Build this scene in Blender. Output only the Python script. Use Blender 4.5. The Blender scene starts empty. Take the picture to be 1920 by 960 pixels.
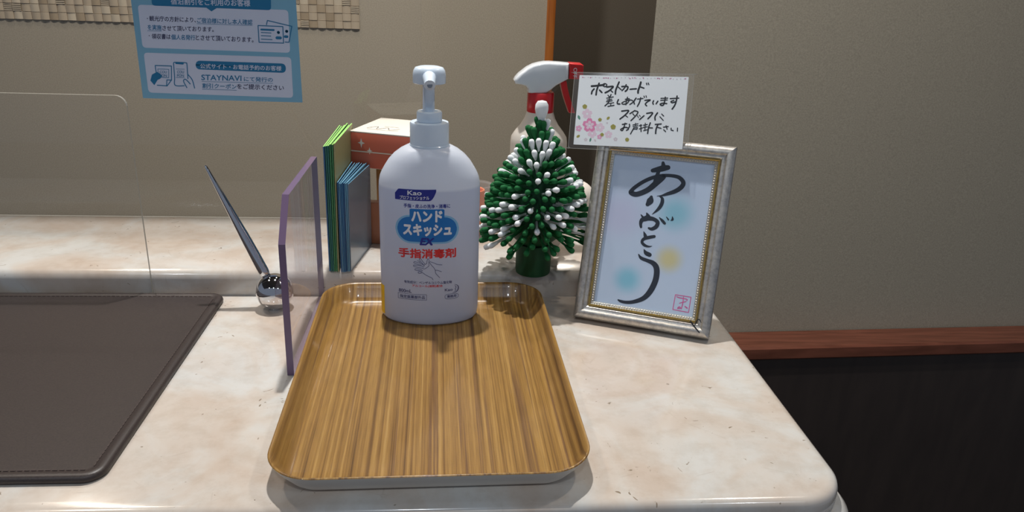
import bpy, bmesh, math, random
from mathutils import Vector, Matrix
PI = math.pi
SC = bpy.context.scene
COL = SC.collection
random.seed(7)

# ---------------------------------------------------------------- camera
cam_d = bpy.data.cameras.new('camera')
cam_d.sensor_width = 36.0
cam_d.lens = 1450.0 / 1920.0 * 36.0
cam_d.clip_start = 0.02
cam = bpy.data.objects.new('camera', cam_d)
COL.objects.link(cam)
Yc = Vector(((845 - 960) / 1450, (480 + 67) / 1450, -1)).normalized()
Hc = Vector(((1845 - 960) / 1450, (480 + 30) / 1450, -1))
Zc = Hc.cross(Yc).normalized()
if Zc.y < 0: Zc = -Zc
Xc = Yc.cross(Zc)
cam.matrix_world = Matrix.Translation((0, 0, 0.3112)) @ Matrix((Xc, Yc, Zc)).to_4x4()
SC.camera = cam

# ---------------------------------------------------------------- light
SC.view_settings.view_transform = 'Standard'
SC.view_settings.look = 'None'
SC.view_settings.gamma = 1.0
SC.view_settings.use_curve_mapping = False
SC.view_settings.exposure = 0.0
wd = bpy.data.worlds.new('world'); SC.world = wd; wd.use_nodes = True
wd.node_tree.nodes['Background'].inputs[0].default_value = (0.68, 0.79, 1.0, 1)
wd.node_tree.nodes['Background'].inputs[1].default_value = 0.24

def disk_lamp(x, y, power, size=0.09, color=(1.0, 0.90, 0.78), z=1.42, spread=150):
    d = bpy.data.lights.new('downlight_or_fill', 'AREA')
    d.shape = 'DISK'; d.size = size; d.energy = power; d.color = color; d.spread = math.radians(spread)
    o = bpy.data.objects.new('downlight_or_fill', d); COL.objects.link(o)
    o.location = (x, y, z)
    return o
disk_lamp(-0.08, 0.90, 13.5, size=0.045, color=(1.0, 0.975, 0.945))
disk_lamp(0.75, 0.75, 3.2)
disk_lamp(-0.85, 0.95, 3.4)
disk_lamp(-0.05, 1.50, 2.2)
disk_lamp(-0.85, 1.50, 2.2)
disk_lamp(0.40, 2.40, 6.0, size=0.12)  # added lamp: brightens the recess wall, placed for a glare on the tray
disk_lamp(0.95, -0.75, 3.0, color=(0.84, 0.92, 1.0))  # added cool fill row on the camera side, standing in for window daylight
disk_lamp(-0.05, -0.75, 3.8, color=(0.84, 0.92, 1.0))
disk_lamp(-0.95, -0.75, 3.0, color=(0.84, 0.92, 1.0))

# ---------------------------------------------------------------- materials
def lin(c):
    return tuple((v / 255 / 12.92) if v / 255 <= 0.04045 else ((v / 255 + 0.055) / 1.055) ** 2.4 for v in c) + (1,)
def mat(name, rgb=(200, 200, 200), rough=0.5, metal=0.0, coat=0.0, spec=0.5):
    m = bpy.data.materials.new(name); m.use_nodes = True
    b = m.node_tree.nodes['Principled BSDF']
    b.inputs['Base Color'].default_value = lin(rgb)
    b.inputs['Roughness'].default_value = rough
    b.inputs['Metallic'].default_value = metal
    b.inputs['Coat Weight'].default_value = coat
    b.inputs['Specular IOR Level'].default_value = spec
    return m
def N(m, t, **kw):
    n = m.node_tree.nodes.new(t)
    for k, v in kw.items():
        if k in n.inputs: n.inputs[k].default_value = v
        else: setattr(n, k, v)
    return n
def L(m, a, ao, b, bi): m.node_tree.links.new(a.outputs[ao], b.inputs[bi])
def bsdf(m): return m.node_tree.nodes['Principled BSDF']
def ramp(m, stops, interp='LINEAR'):
    n = m.node_tree.nodes.new('ShaderNodeValToRGB'); r = n.color_ramp; r.interpolation = interp
    while len(r.elements) > 1: r.elements.remove(r.elements[-1])
    r.elements[0].position = stops[0][0]; r.elements[0].color = stops[0][1]
    for p, c in stops[1:]:
        e = r.elements.new(p); e.color = c
    return n
def coords(m, scale=(1, 1, 1), rot=(0, 0, 0), loc=(0, 0, 0)):
    t = N(m, 'ShaderNodeTexCoord'); mp = N(m, 'ShaderNodeMapping')
    mp.inputs['Scale'].default_value = scale; mp.inputs['Rotation'].default_value = rot; mp.inputs['Location'].default_value = loc
    L(m, t, 'Object', mp, 'Vector'); return mp
def bump(m, src, out, strength=0.2, dist=0.001):
    b = N(m, 'ShaderNodeBump'); b.inputs['Strength'].default_value = strength; b.inputs['Distance'].default_value = dist
    L(m, src, out, b, 'Height'); L(m, b, 'Normal', bsdf(m), 'Normal')
def mixc(m, fac, a, b, mode='MIX'):
    """fac: (node,out) or float; a,b: (node,out) or colour"""
    n = N(m, 'ShaderNodeMix', data_type='RGBA', blend_type=mode)
    for s, i in ((fac, 0), (a, 6), (b, 7)):
        if isinstance(s, tuple) and hasattr(s[0], 'outputs'): m.node_tree.links.new(s[0].outputs[s[1]], n.inputs[i])
        else: n.inputs[i].default_value = s
    return n

def m_marble():
    m = mat('cream_marble', rough=0.16, coat=0.3)
    c = coords(m)
    n1 = N(m, 'ShaderNodeTexNoise', Scale=11.0, Detail=5.0, Roughness=0.55, Distortion=0.7); L(m, c, 0, n1, 'Vector')
    r1 = ramp(m, [(0.38, lin((197, 182, 168))), (0.50, lin((203, 194, 184))), (0.60, lin((206, 204, 199)))]); L(m, n1, 0, r1, 0)
    n2 = N(m, 'ShaderNodeTexNoise', Scale=55.0, Detail=6.0, Roughness=0.65); L(m, c, 0, n2, 'Vector')
    r2 = ramp(m, [(0.36, (0.86, 0.82, 0.78, 1)), (0.55, (1, 1, 1, 1))]); L(m, n2, 0, r2, 0)
    x = mixc(m, 0.6, (r1, 0), (r2, 0), 'MULTIPLY')
    # small fossil specks
    n3 = N(m, 'ShaderNodeTexNoise', Scale=95.0, Detail=2.0, Distortion=1.6); L(m, c, 0, n3, 'Vector')
    r3 = ramp(m, [(0.71, (0, 0, 0, 1)), (0.75, (1, 1, 1, 1))]); L(m, n3, 0, r3, 0)
    x2 = mixc(m, (r3, 0), (x, 2), lin((140, 125, 108)))
    # thin ring-like fossil veins, sparse
    v = N(m, 'ShaderNodeTexVoronoi', Scale=26.0, feature='DISTANCE_TO_EDGE'); L(m, c, 0, v, 'Vector')
    rv = ramp(m, [(0.0, (1, 1, 1, 1)), (0.018, (0, 0, 0, 1))]); L(m, v, 0, rv, 0)
    n4 = N(m, 'ShaderNodeTexNoise', Scale=30.0, Detail=3.0); L(m, c, 0, n4, 'Vector')
    r4 = ramp(m, [(0.60, (0, 0, 0, 1)), (0.72, (0.35, 0.35, 0.35, 1))]); L(m, n4, 0, r4, 0)
    mm = mixc(m, 1.0, (rv, 0), (r4, 0), 'MULTIPLY')
    x3 = mixc(m, (mm, 2), (x2, 2), lin((150, 132, 115)))
    L(m, x3, 2, bsdf(m), 'Base Color')
    return m
def m_wallpaper(name, rgb):
    m = mat(name, rgb, rough=0.85, spec=0.2)
    c = coords(m)
    n = N(m, 'ShaderNodeTexNoise', Scale=420.0, Detail=3.0, Roughness=0.7); L(m, c, 0, n, 'Vector')
    d = tuple(v * 0.92 for v in rgb); l_ = tuple(min(255, v * 1.06) for v in rgb)
    r = ramp(m, [(0.3, lin(d)), (0.7, lin(l_))]); L(m, n, 0, r, 0)
    L(m, r, 0, bsdf(m), 'Base Color'); bump(m, n, 0, 0.25, 0.0008)
    return m
def m_tray():
    m = mat('woodgrain_laminate', rough=0.3, coat=0.2)
    c = coords(m, (1, 0.004, 0.05))
    n1 = N(m, 'ShaderNodeTexNoise', Scale=300.0, Detail=5.0, Roughness=0.65, Distortion=0.05); L(m, c, 0, n1, 'Vector')
    r1 = ramp(m, [(0.34, lin((96, 68, 36))), (0.44, lin((136, 101, 51))), (0.56, lin((157, 121, 64))), (0.70, lin((174, 139, 82)))]); L(m, n1, 0, r1, 0)
    c2 = coords(m, (1, 0.006, 0.05), loc=(0.313, 0.1, 0))
    n2 = N(m, 'ShaderNodeTexNoise', Scale=105.0, Detail=3.0, Roughness=0.65, Distortion=0.05); L(m, c2, 0, n2, 'Vector')
    r2 = ramp(m, [(0.57, (0, 0, 0, 1)), (0.60, (0.75, 0.75, 0.75, 1)), (0.64, (0.3, 0.3, 0.3, 1))]); L(m, n2, 0, r2, 0)
    x = mixc(m, (r2, 0), (r1, 0), lin((104, 74, 52)))
    c3 = coords(m, (1, 0.05, 0.05))
    n3 = N(m, 'ShaderNodeTexNoise', Scale=900.0, Detail=2.0); L(m, c3, 0, n3, 'Vector')
    r3 = ramp(m, [(0.35, (0.84, 0.82, 0.79, 1)), (0.6, (1.03, 1.02, 1.0, 1))]); L(m, n3, 0, r3, 0)
    x2 = mixc(m, 0.8, (x, 2), (r3, 0), 'MULTIPLY')
    L(m, x2, 2, bsdf(m), 'Base Color')
    n4 = N(m, 'ShaderNodeTexNoise', Scale=500.0, Detail=2.0); L(m, coords(m), 0, n4, 'Vector')
    bump(m, n4, 0, 0.12, 0.0004)
    return m
def m_clear(name, tint=(1, 1, 1), ior=1.45, opac=0.0, haze=(0.8, 0.85, 0.9), gloss_rough=0.03):
    """thin clear plastic: see-through with fresnel reflection and a trace of haze"""
    m = bpy.data.materials.new(name); m.use_nodes = True
    nt = m.node_tree; nt.nodes.remove(nt.nodes['Principled BSDF']); out = nt.nodes['Material Output']
    tr = N(m, 'ShaderNodeBsdfTransparent'); tr.inputs[0].default_value = (*tint, 1)
    gl = N(m, 'ShaderNodeBsdfGlossy'); gl.inputs['Roughness'].default_value = gloss_rough
    fr = N(m, 'ShaderNodeFresnel'); fr.inputs[0].default_value = ior
    ge = N(m, 'ShaderNodeNewGeometry'); sb_ = N(m, 'ShaderNodeMath', operation='SUBTRACT'); sb_.inputs[0].default_value = 1.0; L(m, ge, 'Backfacing', sb_, 1)
    mu = N(m, 'ShaderNodeMath', operation='MULTIPLY'); L(m, fr, 0, mu, 0); L(m, sb_, 0, mu, 1)      # one clean surface reflection, none inside the sheet
    mx = N(m, 'ShaderNodeMixShader'); L(m, mu, 0, mx, 0); L(m, tr, 0, mx, 1); L(m, gl, 0, mx, 2)
    if opac > 0:
        df = N(m, 'ShaderNodeBsdfDiffuse'); df.inputs[0].default_value = (*haze, 1)
        m2 = N(m, 'ShaderNodeMixShader'); m2.inputs[0].default_value = opac
        L(m, mx, 0, m2, 1); L(m, df, 0, m2, 2); L(m, m2, 0, out, 0)
    else: L(m, mx, 0, out, 0)
    return m
def m_translucent(name, rgb, trans=0.35, rough=0.35, level=None, rgb_low=None):
    m = mat(name, rgb, rough=rough, coat=0.1)
    nt = m.node_tree; out = nt.nodes['Material Output']
    tl = N(m, 'ShaderNodeBsdfTranslucent'); tl.inputs[0].default_value = lin(rgb)
    mx = N(m, 'ShaderNodeMixShader'); mx.inputs[0].default_value = trans
    L(m, bsdf(m), 0, mx, 1); L(m, tl, 0, mx, 2); L(m, mx, 0, out, 0)
    if level is not None:            # the bottle is filled up to this height
        c = coords(m); sp = N(m, 'ShaderNodeSeparateXYZ'); L(m, c, 0, sp, 0)
        mr = N(m, 'ShaderNodeMapRange'); mr.inputs[1].default_value = level - 0.0012; mr.inputs[2].default_value = level + 0.0012
        L(m, sp, 2, mr, 0)
        x = mixc(m, (mr, 0), lin(rgb_low), lin(rgb)); L(m, x, 2, bsdf(m), 'Base Color'); L(m, x, 2, tl, 0)
    return m
def m_brushed():
    m = mat('brushed_silver_leaf', (196, 192, 184), rough=0.36, metal=0.75)
    c = coords(m)
    n = N(m, 'ShaderNodeTexNoise', Scale=260.0, Detail=4.0, Roughness=0.7); L(m, c, 0, n, 'Vector')
    n2 = N(m, 'ShaderNodeTexNoise', Scale=60.0, Detail=3.0); L(m, c, 0, n2, 'Vector')
    r = ramp(m, [(0.3, lin((172, 168, 163))), (0.55, lin((206, 202, 195))), (0.75, lin((220, 211, 196)))]); L(m, n, 0, r, 0)
    r2 = ramp(m, [(0.35, (0.85, 0.85, 0.87, 1)), (0.6, (1, 0.98, 0.95, 1))]); L(m, n2, 0, r2, 0)
    x = mixc(m, 1.0, (r, 0), (r2, 0), 'MULTIPLY'); L(m, x, 2, bsdf(m), 'Base Color'); bump(m, n, 0, 0.15, 0.0003)
    return m
def m_wood(name, a, b, scale=(1, 0.1, 1), s=40, rough=0.4):
    m = mat(name, rough=rough); c = coords(m, scale)
    n = N(m, 'ShaderNodeTexNoise', Scale=s, Detail=4.0, Distortion=0.4); L(m, c, 0, n, 'Vector')
    r = ramp(m, [(0.35, lin(a)), (0.65, lin(b))]); L(m, n, 0, r, 0); L(m, r, 0, bsdf(m), 'Base Color')
    return m
def m_leather():
    m = mat('dark_brown_leather', (62, 53, 50), rough=0.42)
    c = coords(m)
    v = N(m, 'ShaderNodeTexNoise', Scale=900.0, Detail=2.0); L(m, c, 0, v, 'Vector')
    r = ramp(m, [(0.3, lin((48, 40, 39))), (0.7, lin((60, 51, 48)))]); L(m, v, 0, r, 0); L(m, r, 0, bsdf(m), 'Base Color')
    bump(m, v, 0, 0.2, 0.0003)
    return m

MT = dict(
    marble=m_marble(), wall=m_wallpaper('beige_wallpaper', (172, 162, 144)), wall2=m_wallpaper('grey_beige_wallpaper', (166, 158, 141)),
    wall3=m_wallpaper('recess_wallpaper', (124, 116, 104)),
    ceil=mat('ceiling_paint', (104, 100, 96), rough=0.9), floor=mat('dark_carpet', (70, 60, 52), rough=0.95),
    trim=m_wood('orange_wood', (160, 88, 30), (186, 110, 45), (8, 8, 0.4), 12, 0.35),
    cap=m_wood('reddish_wood', (104, 60, 44), (128, 76, 58), (0.15, 2, 1), 60, 0.35),
    dark=m_wood('dark_panel', (48, 40, 36), (56, 47, 42), (1, 1, 0.2), 30, 0.6),
    leather=m_leather(), chrome=mat('polished_chrome', (215, 215, 218), rough=0.04, metal=1.0),
    tray=m_tray(), white=mat('white_plastic', (226, 230, 234), rough=0.35), 
    bottle=m_translucent('frosted_plastic', (234, 240, 250), 0.34, 0.32, 0.1262, (208, 216, 234)),
    pump=mat('pale_blue_plastic', (214, 228, 242), rough=0.28, coat=0.2),
    spraybody=m_translucent('milky_plastic', (226, 220, 210), 0.25, 0.35),
    red=mat('red_plastic', (200, 26, 34), rough=0.32, coat=0.2), headwhite=mat('glossy_white_plastic', (224, 228, 232), rough=0.2, coat=0.4),
    green=mat('green_cotton', (24, 98, 52), rough=0.75, spec=0.25), dgreen=mat('dark_green_card', (14, 66, 36), rough=0.55, spec=0.3),
    cotton=mat('white_cotton', (232, 236, 238), rough=0.8, spec=0.25), 
    clear=m_clear('clear_acrylic'), glass=m_clear('picture_glass', ior=1.5), lam=m_clear('laminating_film', ior=1.3, opac=0.025, gloss_rough=0.12),
    side=m_clear('violet_acrylic', (0.96, 0.945, 0.965), 1.25, 0.09, (0.72, 0.67, 0.76)), 
    sideedge=mat('violet_acrylic_edge', (112, 92, 120), rough=0.25), clearedge=mat('acrylic_edge', (150, 148, 140), rough=0.25),
    gold=mat('gold_leaf', (206, 176, 104), rough=0.22, metal=0.9), silver=m_brushed(), bead=mat('beaded_silver', (205, 200, 190), rough=0.3, metal=0.8),
    black=mat('black_ink', (26, 32, 40), rough=0.6), sumi=mat('sumi_ink', (34, 44, 58), rough=0.6),
    paper=mat('white_paper', (222, 228, 232), rough=0.6), pink=mat('stamp_pink', (222, 96, 160), rough=0.6),
    navy=mat('navy_print', (24, 40, 140), rough=0.45), labelblue=mat('cobalt_print', (0, 112, 190), rough=0.4), halo=mat('pale_blue_print', (128, 184, 222), rough=0.4),
    redink=mat('red_print', (214, 48, 52), rough=0.45), inkgrey=mat('slate_print', (70, 76, 120), rough=0.5), whiteink=mat('white_print', (228, 232, 240), rough=0.4),
    yellow=mat('yellow_sticker', (238, 196, 20), rough=0.4),
)

# ---------------------------------------------------------------- helpers
def empty(name, label=None, cat=None, loc=(0, 0, 0), group=None, mw=None):
    o = bpy.data.objects.new(name, None); COL.objects.link(o); o.empty_display_size = 0.01
    o.location = loc
    if mw is not None: o.matrix_world = mw
    if label: tag(o, label, cat, group)
    return o
def tag(o, label, cat=None, group=None, kind=None):
    o['label'] = label
    if cat: o['category'] = cat
    if group: o['group'] = group
    if kind: o['kind'] = kind
    return o
def link(name, me, mats, parent=None, smooth=False, loc=None):
    if not isinstance(mats, (list, tuple)): mats = [mats]
    if len(me.materials) == 0:
        for m in mats: me.materials.append(m)
    if smooth:
        for p in me.polygons: p.use_smooth = True
    o = bpy.data.objects.new(name, me); COL.objects.link(o)
    if parent is not None: o.parent = parent
    if loc is not None: o.location = loc
    return o
def mesh(name, v, f, mats, parent=None, smooth=False, loc=None, mi=None, angle=None):
    me = bpy.data.meshes.new(name); me.from_pydata([tuple(p) for p in v], [], f); me.validate(); me.update()
    bm = bmesh.new(); bm.from_mesh(me); bmesh.ops.recalc_face_normals(bm, faces=bm.faces); bm.to_mesh(me); bm.free()
    if mi:
        for p, i in zip(me.polygons, mi): p.material_index = i
    o = link(name, me, mats, parent, smooth, loc)
    if angle is not None:
        for p in me.polygons: p.use_smooth = True
        me.set_sharp_from_angle(angle=math.radians(angle))
    return o
def flat(name, v, f, m, parent=None):
    me = bpy.data.meshes.new(name); me.from_pydata([tuple(p) for p in v], [], f); me.update()
    return link(name, me, m, parent)
def box(name, x0, x1, y0, y1, z0, z1, m, parent=None, bev=0.0, seg=2, loc=None):
    bm = bmesh.new(); bmesh.ops.create_cube(bm, size=1)
    for v in bm.verts:
        v.co = Vector((x0 + (v.co.x + .5) * (x1 - x0), y0 + (v.co.y + .5) * (y1 - y0), z0 + (v.co.z + .5) * (z1 - z0)))
    if bev > 0: bmesh.ops.bevel(bm, geom=bm.edges[:], offset=bev, segments=seg, affect='EDGES', profile=0.5)
    me = bpy.data.meshes.new(name); bm.to_mesh(me); bm.free()
    o = link(name, me, m, parent, loc=loc)
    if bev > 0:
        for p in me.polygons: p.use_smooth = True
        me.set_sharp_from_angle(angle=math.radians(50))
    return o
def lathe_data(prof, seg=48):
    v, f = [], []; idx = []
    for r, z in prof:
        if r < 1e-7: idx.append([len(v)] * seg); v.append((0, 0, z))
        else:
            idx.append(list(range(len(v), len(v) + seg)))
            v += [(r * math.cos(2 * PI * k / seg), r * math.sin(2 * PI * k / seg), z) for k in range(seg)]
    for a, b in zip(idx, idx[1:]):
        for k in range(seg):
            q = [a[k], a[(k + 1) % seg], b[(k + 1) % seg], b[k]]
            q = [x for i, x in enumerate(q) if x not in q[:i]]
            if len(q) > 2: f.append(q)
    return v, f
def lathe(name, prof, m, parent=None, seg=48, loc=None, angle=40):
    v, f = lathe_data(prof, seg); return mesh(name, v, f, m, parent, loc=loc, angle=angle)
def catmull(pts, n=8):
    P = [list(p) for p in pts]; out = []
    for i in range(len(P) - 1):
        p0 = P[i - 1] if i > 0 else P[i]; p1 = P[i]; p2 = P[i + 1]; p3 = P[i + 2] if i + 2 < len(P) else P[i + 1]
        for k in range(n):
            t = k / n
            out.append([0.5 * (2 * b + (c - a) * t + (2 * a - 5 * b + 4 * c - d) * t * t + (3 * b - a - 3 * c + d) * t ** 3) for a, b, c, d in zip(p0, p1, p2, p3)])
    out.append(P[-1]); return out
def tube_data(path, seg=12, cap=True):
    """path: [(x,y,z,r)]"""
    v, f = [], []; n = len(path)
    ref = None
    for i, p in enumerate(path):
        a = Vector(path[max(0, i - 1)][:3]); b = Vector(path[min(n - 1, i + 1)][:3]); t = (b - a).normalized()
        if ref is None:
            ref = Vector((0, 0, 1)) if abs(t.z) < 0.9 else Vector((1, 0, 0))
        u = t.cross(ref).normalized(); w = u.cross(t).normalized(); ref = w
        c = Vector(p[:3])
        for k in range(seg):
            an = 2 * PI * k / seg; v.append(c + (u * math.cos(an) + w * math.sin(an)) * p[3])
    for i in range(n - 1):
        for k in range(seg):
            f.append([i * seg + k, i * seg + (k + 1) % seg, (i + 1) * seg + (k + 1) % seg, (i + 1) * seg + k])
    if cap: f.append(list(range(seg))[::-1]); f.append(list(range((n - 1) * seg, n * seg)))
    return v, f
def tube(name, path, m, parent=None, seg=12, angle=40):
    v, f = tube_data(path, seg); return mesh(name, v, f, m, parent, angle=angle)
def rrect(x0, x1, y0, y1, r, n=8):
    out = []
    for cx, cy, a0 in ((x1 - r, y0 + r, -90), (x1 - r, y1 - r, 0), (x0 + r, y1 - r, 90), (x0 + r, y0 + r, 180)):
        for k in range(n + 1):
            a = math.radians(a0 + 90 * k / n); out.append((cx + r * math.cos(a), cy + r * math.sin(a)))
    return out
def loft(name, rings, mats, parent=None, capb=True, capt=True, angle=35, mi=None, loc=None):
    n = len(rings[0]); v = [p for r in rings for p in r]; f = []; ml = []
    for i in range(len(rings) - 1):
        for k in range(n):
            f.append([i * n + k, i * n + (k + 1) % n, (i + 1) * n + (k + 1) % n, (i + 1) * n + k]); ml.append(mi[i] if mi else 0)
    if capb: f.append(list(range(n))[::-1]); ml.append(mi[0] if mi else 0)
    if capt: f.append(list(range((len(rings) - 1) * n, len(rings) * n))); ml.append(mi[-1] if mi else 0)
    return mesh(name, v, f, mats, parent, angle=angle, mi=ml, loc=loc)
def rr_loft(name, x0, x1, y0, y1, r, prof, mats, parent=None, capb=True, capt=True, angle=35, mi=None, n=8):
    """prof: (inset, z)"""
    rings = [[(x, y, z) for x, y in rrect(x0 + i, x1 - i, y0 + i, y1 - i, max(0.0015, r - i), n)] for i, z in prof]
    return loft(name, rings, mats, parent, capb, capt, angle, mi)

# flat artwork: strokes and lettering, in drawing units, mapped to a surface by fn(x, y) -> local point
def stroke_geo(V, F, pts, fn, n=6, close=False, d=0.0):
    """pts: [(x, y, width)]"""
    P = catmull(pts + ([pts[0]] if close else []), n) if len(pts) > 2 or close else [[a + (b - a) * k / 3 for a, b in zip(pts[0], pts[1])] for k in range(4)]
    L_, R_ = [], []
    for i, p in enumerate(P):
        a = P[max(0, i - 1)]; b = P[min(len(P) - 1, i + 1)]
        dx, dy = b[0] - a[0], b[1] - a[1]; hy_ = math.hypot(dx, dy) or 1
        nx, ny = -dy / hy_, dx / hy_; w = max(p[2], 1e-5) / 2
        L_.append((p[0] + nx * w, p[1] + ny * w)); R_.append((p[0] - nx * w, p[1] - ny * w))
    b0 = len(V)
    for l_, r_ in zip(L_, R_): V.append(fn(*l_, d)); V.append(fn(*r_, d))
    for i in range(len(P) - 1): F.append([b0 + 2 * i, b0 + 2 * i + 1, b0 + 2 * i + 3, b0 + 2 * i + 2])
    for p in (P[0], P[-1]):           # round ends
        b1 = len(V); w = max(p[2], 1e-5) / 2
        for k in range(10): V.append(fn(p[0] + w * math.cos(2 * PI * k / 10), p[1] + w * math.sin(2 * PI * k / 10), d - 1e-6))
        F.append(list(range(b1, b1 + 10)))
def strokes(name, lst, fn, m, parent, n=6, w=None):
    V, F = [], []
    for i, s in enumerate(lst):
        s = [tuple(p) if len(p) == 3 else (p[0], p[1], w) for p in s]
        stroke_geo(V, F, s, fn, n, d=i * 2e-6)
    return flat(name, V, F, m, parent)
def poly(name, polys, fn, m, parent):
    V, F = [], []
    for i, p in enumerate(polys):
        b = len(V); V += [fn(*q, i * 3e-6) for q in p]; F.append(list(range(b, b + len(p))))
    return flat(name, V, F, m, parent)
_txt = {}
def text_geo(body, bold):
    k = (body, bold)
    if k in _txt: return _txt[k]
    c = bpy.data.curves.new('lettering', 'FONT'); c.body = body; c.resolution_u = 3
    o = bpy.data.objects.new('lettering', c); COL.objects.link(o)
    bpy.context.view_layer.update()
    me = bpy.data.meshes.new_from_object(o.evaluated_get(bpy.context.evaluated_depsgraph_get()))
    V0 = [(v.co.x, v.co.y) for v in me.vertices]; F0 = [list(p.vertices) for p in me.polygons]
    V, F = [], []
    D = []
    offs = [(0, 0)] if bold <= 0 else [(bold * math.cos(PI * k / 4), bold * math.sin(PI * k / 4)) for k in range(8)]
    for io, (ox, oy) in enumerate(offs):               # heavier weight: the glyph thickened all round
        b = len(V); V += [(x + ox, y + oy) for x, y in V0]; D += [io * 3e-6] * len(V0); F += [[i + b for i in q] for q in F0]
    bpy.data.objects.remove(o); bpy.data.curves.remove(c); bpy.data.meshes.remove(me)
    x0 = min(p[0] for p in V); x1 = max(p[0] for p in V); y0 = min(p[1] for p in V); y1 = max(p[1] for p in V)
    _txt[k] = ([((x - x0) / (x1 - x0), (y - y0) / (y1 - y0), d) for (x, y), d in zip(V, D)], F); return _txt[k]
def text(name, items, fn, m, parent, bold=0.012):
    """items: (body, (x,y) left bottom, (x,y) right bottom, up vector (x,y)[, slant])"""
    for it in items:
        V, F = [], []
        body, lb, rb, up = it[:4]; sl = it[4] if len(it) > 4 else 0
        v, f = text_geo(body, bold); b = len(V)
        for s, t, d in v: V.append(fn(lb[0] + (rb[0] - lb[0]) * s + up[0] * t + sl * t, lb[1] + (rb[1] - lb[1]) * s + up[1] * t, d))
        F += [[i + b for i in q] for q in f]
        flat(name, V, F, m, parent)
def homography(src, dst):
    A = []; 
    for (x, y), (u, v) in zip(src, dst):
        A.append([x, y, 1, 0, 0, 0, -u * x, -u * y, u]); A.append([0, 0, 0, x, y, 1, -v * x, -v * y, v])
    for i in range(8):
        p = max(range(i, 8), key=lambda r: abs(A[r][i])); A[i], A[p] = A[p], A[i]
        A[i] = [a / A[i][i] for a in A[i]]
        for r in range(8):
            if r != i: A[r] = [a - A[r][i] * b for a, b in zip(A[r], A[i])]
    h = [A[i][8] for i in range(8)]
    def g(x, y):
        w = h[6] * x + h[7] * y + 1
        return (h[0] * x + h[1] * y + h[2]) / w, (h[3] * x + h[4] * y + h[5]) / w
    return g

# ---------------------------------------------------------------- the room
def struct(o, label=None):
    o['kind'] = 'structure'
    if label: o['label'] = label
    return o
WY = 1.90
struct(box('floor', -3, 3, -2.0, 4.0, -1.02, -1.0, MT['floor']), 'dark floor below the reception counter')
struct(box('ceiling', -3, 3, -0.9, 4.0, 1.5, 1.55, MT['ceil']), 'plain ceiling above the reception')
struct(box('wall_back', -3, 0.227, WY, WY + 0.1, -1.0, 1.5, MT['wall']), 'beige papered wall behind the raised ledge')
struct(box('trim_1', 0.227, 0.2475, WY - 0.006, WY + 0.11, -1.0, 1.5, MT['trim'], bev=0.002), 'orange wooden trim at the end of the beige wall')
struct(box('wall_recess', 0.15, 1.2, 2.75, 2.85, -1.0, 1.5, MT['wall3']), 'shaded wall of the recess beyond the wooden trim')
ww = 0.0449
def wy(x): return 1.3426 + (x - 0.5729) * ww
v = []
xa, xb = 0.342, 3.0
for z in (-1.0, 1.5):
    for x, d in ((xa, 0), (xb, 0), (xb, 0.06), (xa + 0.012, 0.012)): v.append((x, wy(x) + d, z))
struct(mesh('wall_right', v, [[0, 1, 2, 3], [4, 5, 6, 7], [0, 1, 5, 4], [1, 2, 6, 5], [2, 3, 7, 6], [3, 0, 4, 7]], MT['wall2']), 'grey beige papered wall right of the counter')
rings = []
for x in (0.35, 3.0):
    y = wy(x) - 0.002; yf = y - 0.068
    rings.append([(x, y, -0.35), (x, yf + 0.004, -0.35), (x, yf, -0.354), (x, yf, -0.374), (x, yf + 0.004, -0.378), (x, y, -0.378)])
struct(loft('trim_2', rings, MT['cap'], angle=30), 'reddish brown wooden cap along the low dark panel')
v = []
for z in (-1.0, -0.378):
    for x, d in ((0.35, -0.062), (3.0, -0.062), (3.0, -0.002), (0.35, -0.002)): v.append((x, wy(x) + d, z))
struct(mesh('wall_lower', v, [[0, 1, 2, 3], [4, 5, 6, 7], [0, 1, 5, 4], [1, 2, 6, 5], [2, 3, 7, 6], [3, 0, 4, 7]], MT['dark']), 'dark brown low panel below the wooden cap')

# ---------------------------------------------------------------- reception counter
CX0, CX1, CY0, CY1 = -1.2, 0.2627, 0.3895, 0.8842
LZ, LY = 0.0255, 0.7135
ctr = empty('reception_counter', 'cream marble reception counter with a raised ledge along the back', 'counter', (0, 0, 0))
rr_loft('countertop', CX0, CX1, CY0, CY1, 0.036, [(0.0015, -0.016), (0, -0.0135), (0, -0.006), (0.0012, -0.0026), (0.0035, -0.0008), (0.007, 0.0)], MT['marble'], ctr, n=14, angle=60)
rr_loft('edge_molding', CX0 - 0.012, CX1 + 0.012, CY0 - 0.012, CY1 + 0.004, 0.046, [(0.002, -0.07), (0.0, -0.066), (0.0, -0.034), (0.003, -0.024), (0.008, -0.018), (0.014, -0.016)], MT['marble'], ctr, n=14, angle=60)
box('counter_body', CX0, CX1 - 0.03, CY0 + 0.03, CY1 - 0.01, -1.0, -0.07, MT['dark'], ctr)
rings = []
for x in (CX0, CX1 - 0.004):
    rings.append([(x, CY1, 0), (x, LY + 0.0005, 0), (x, LY, LZ - 0.009), (x, LY + 0.0012, LZ - 0.0045), (x, LY + 0.0035, LZ - 0.0015), (x, LY + 0.007, LZ), (x, CY1 - 0.002, LZ), (x, CY1, LZ - 0.002)])
loft('raised_ledge', rings, MT['marble'], ctr, angle=50)

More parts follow.
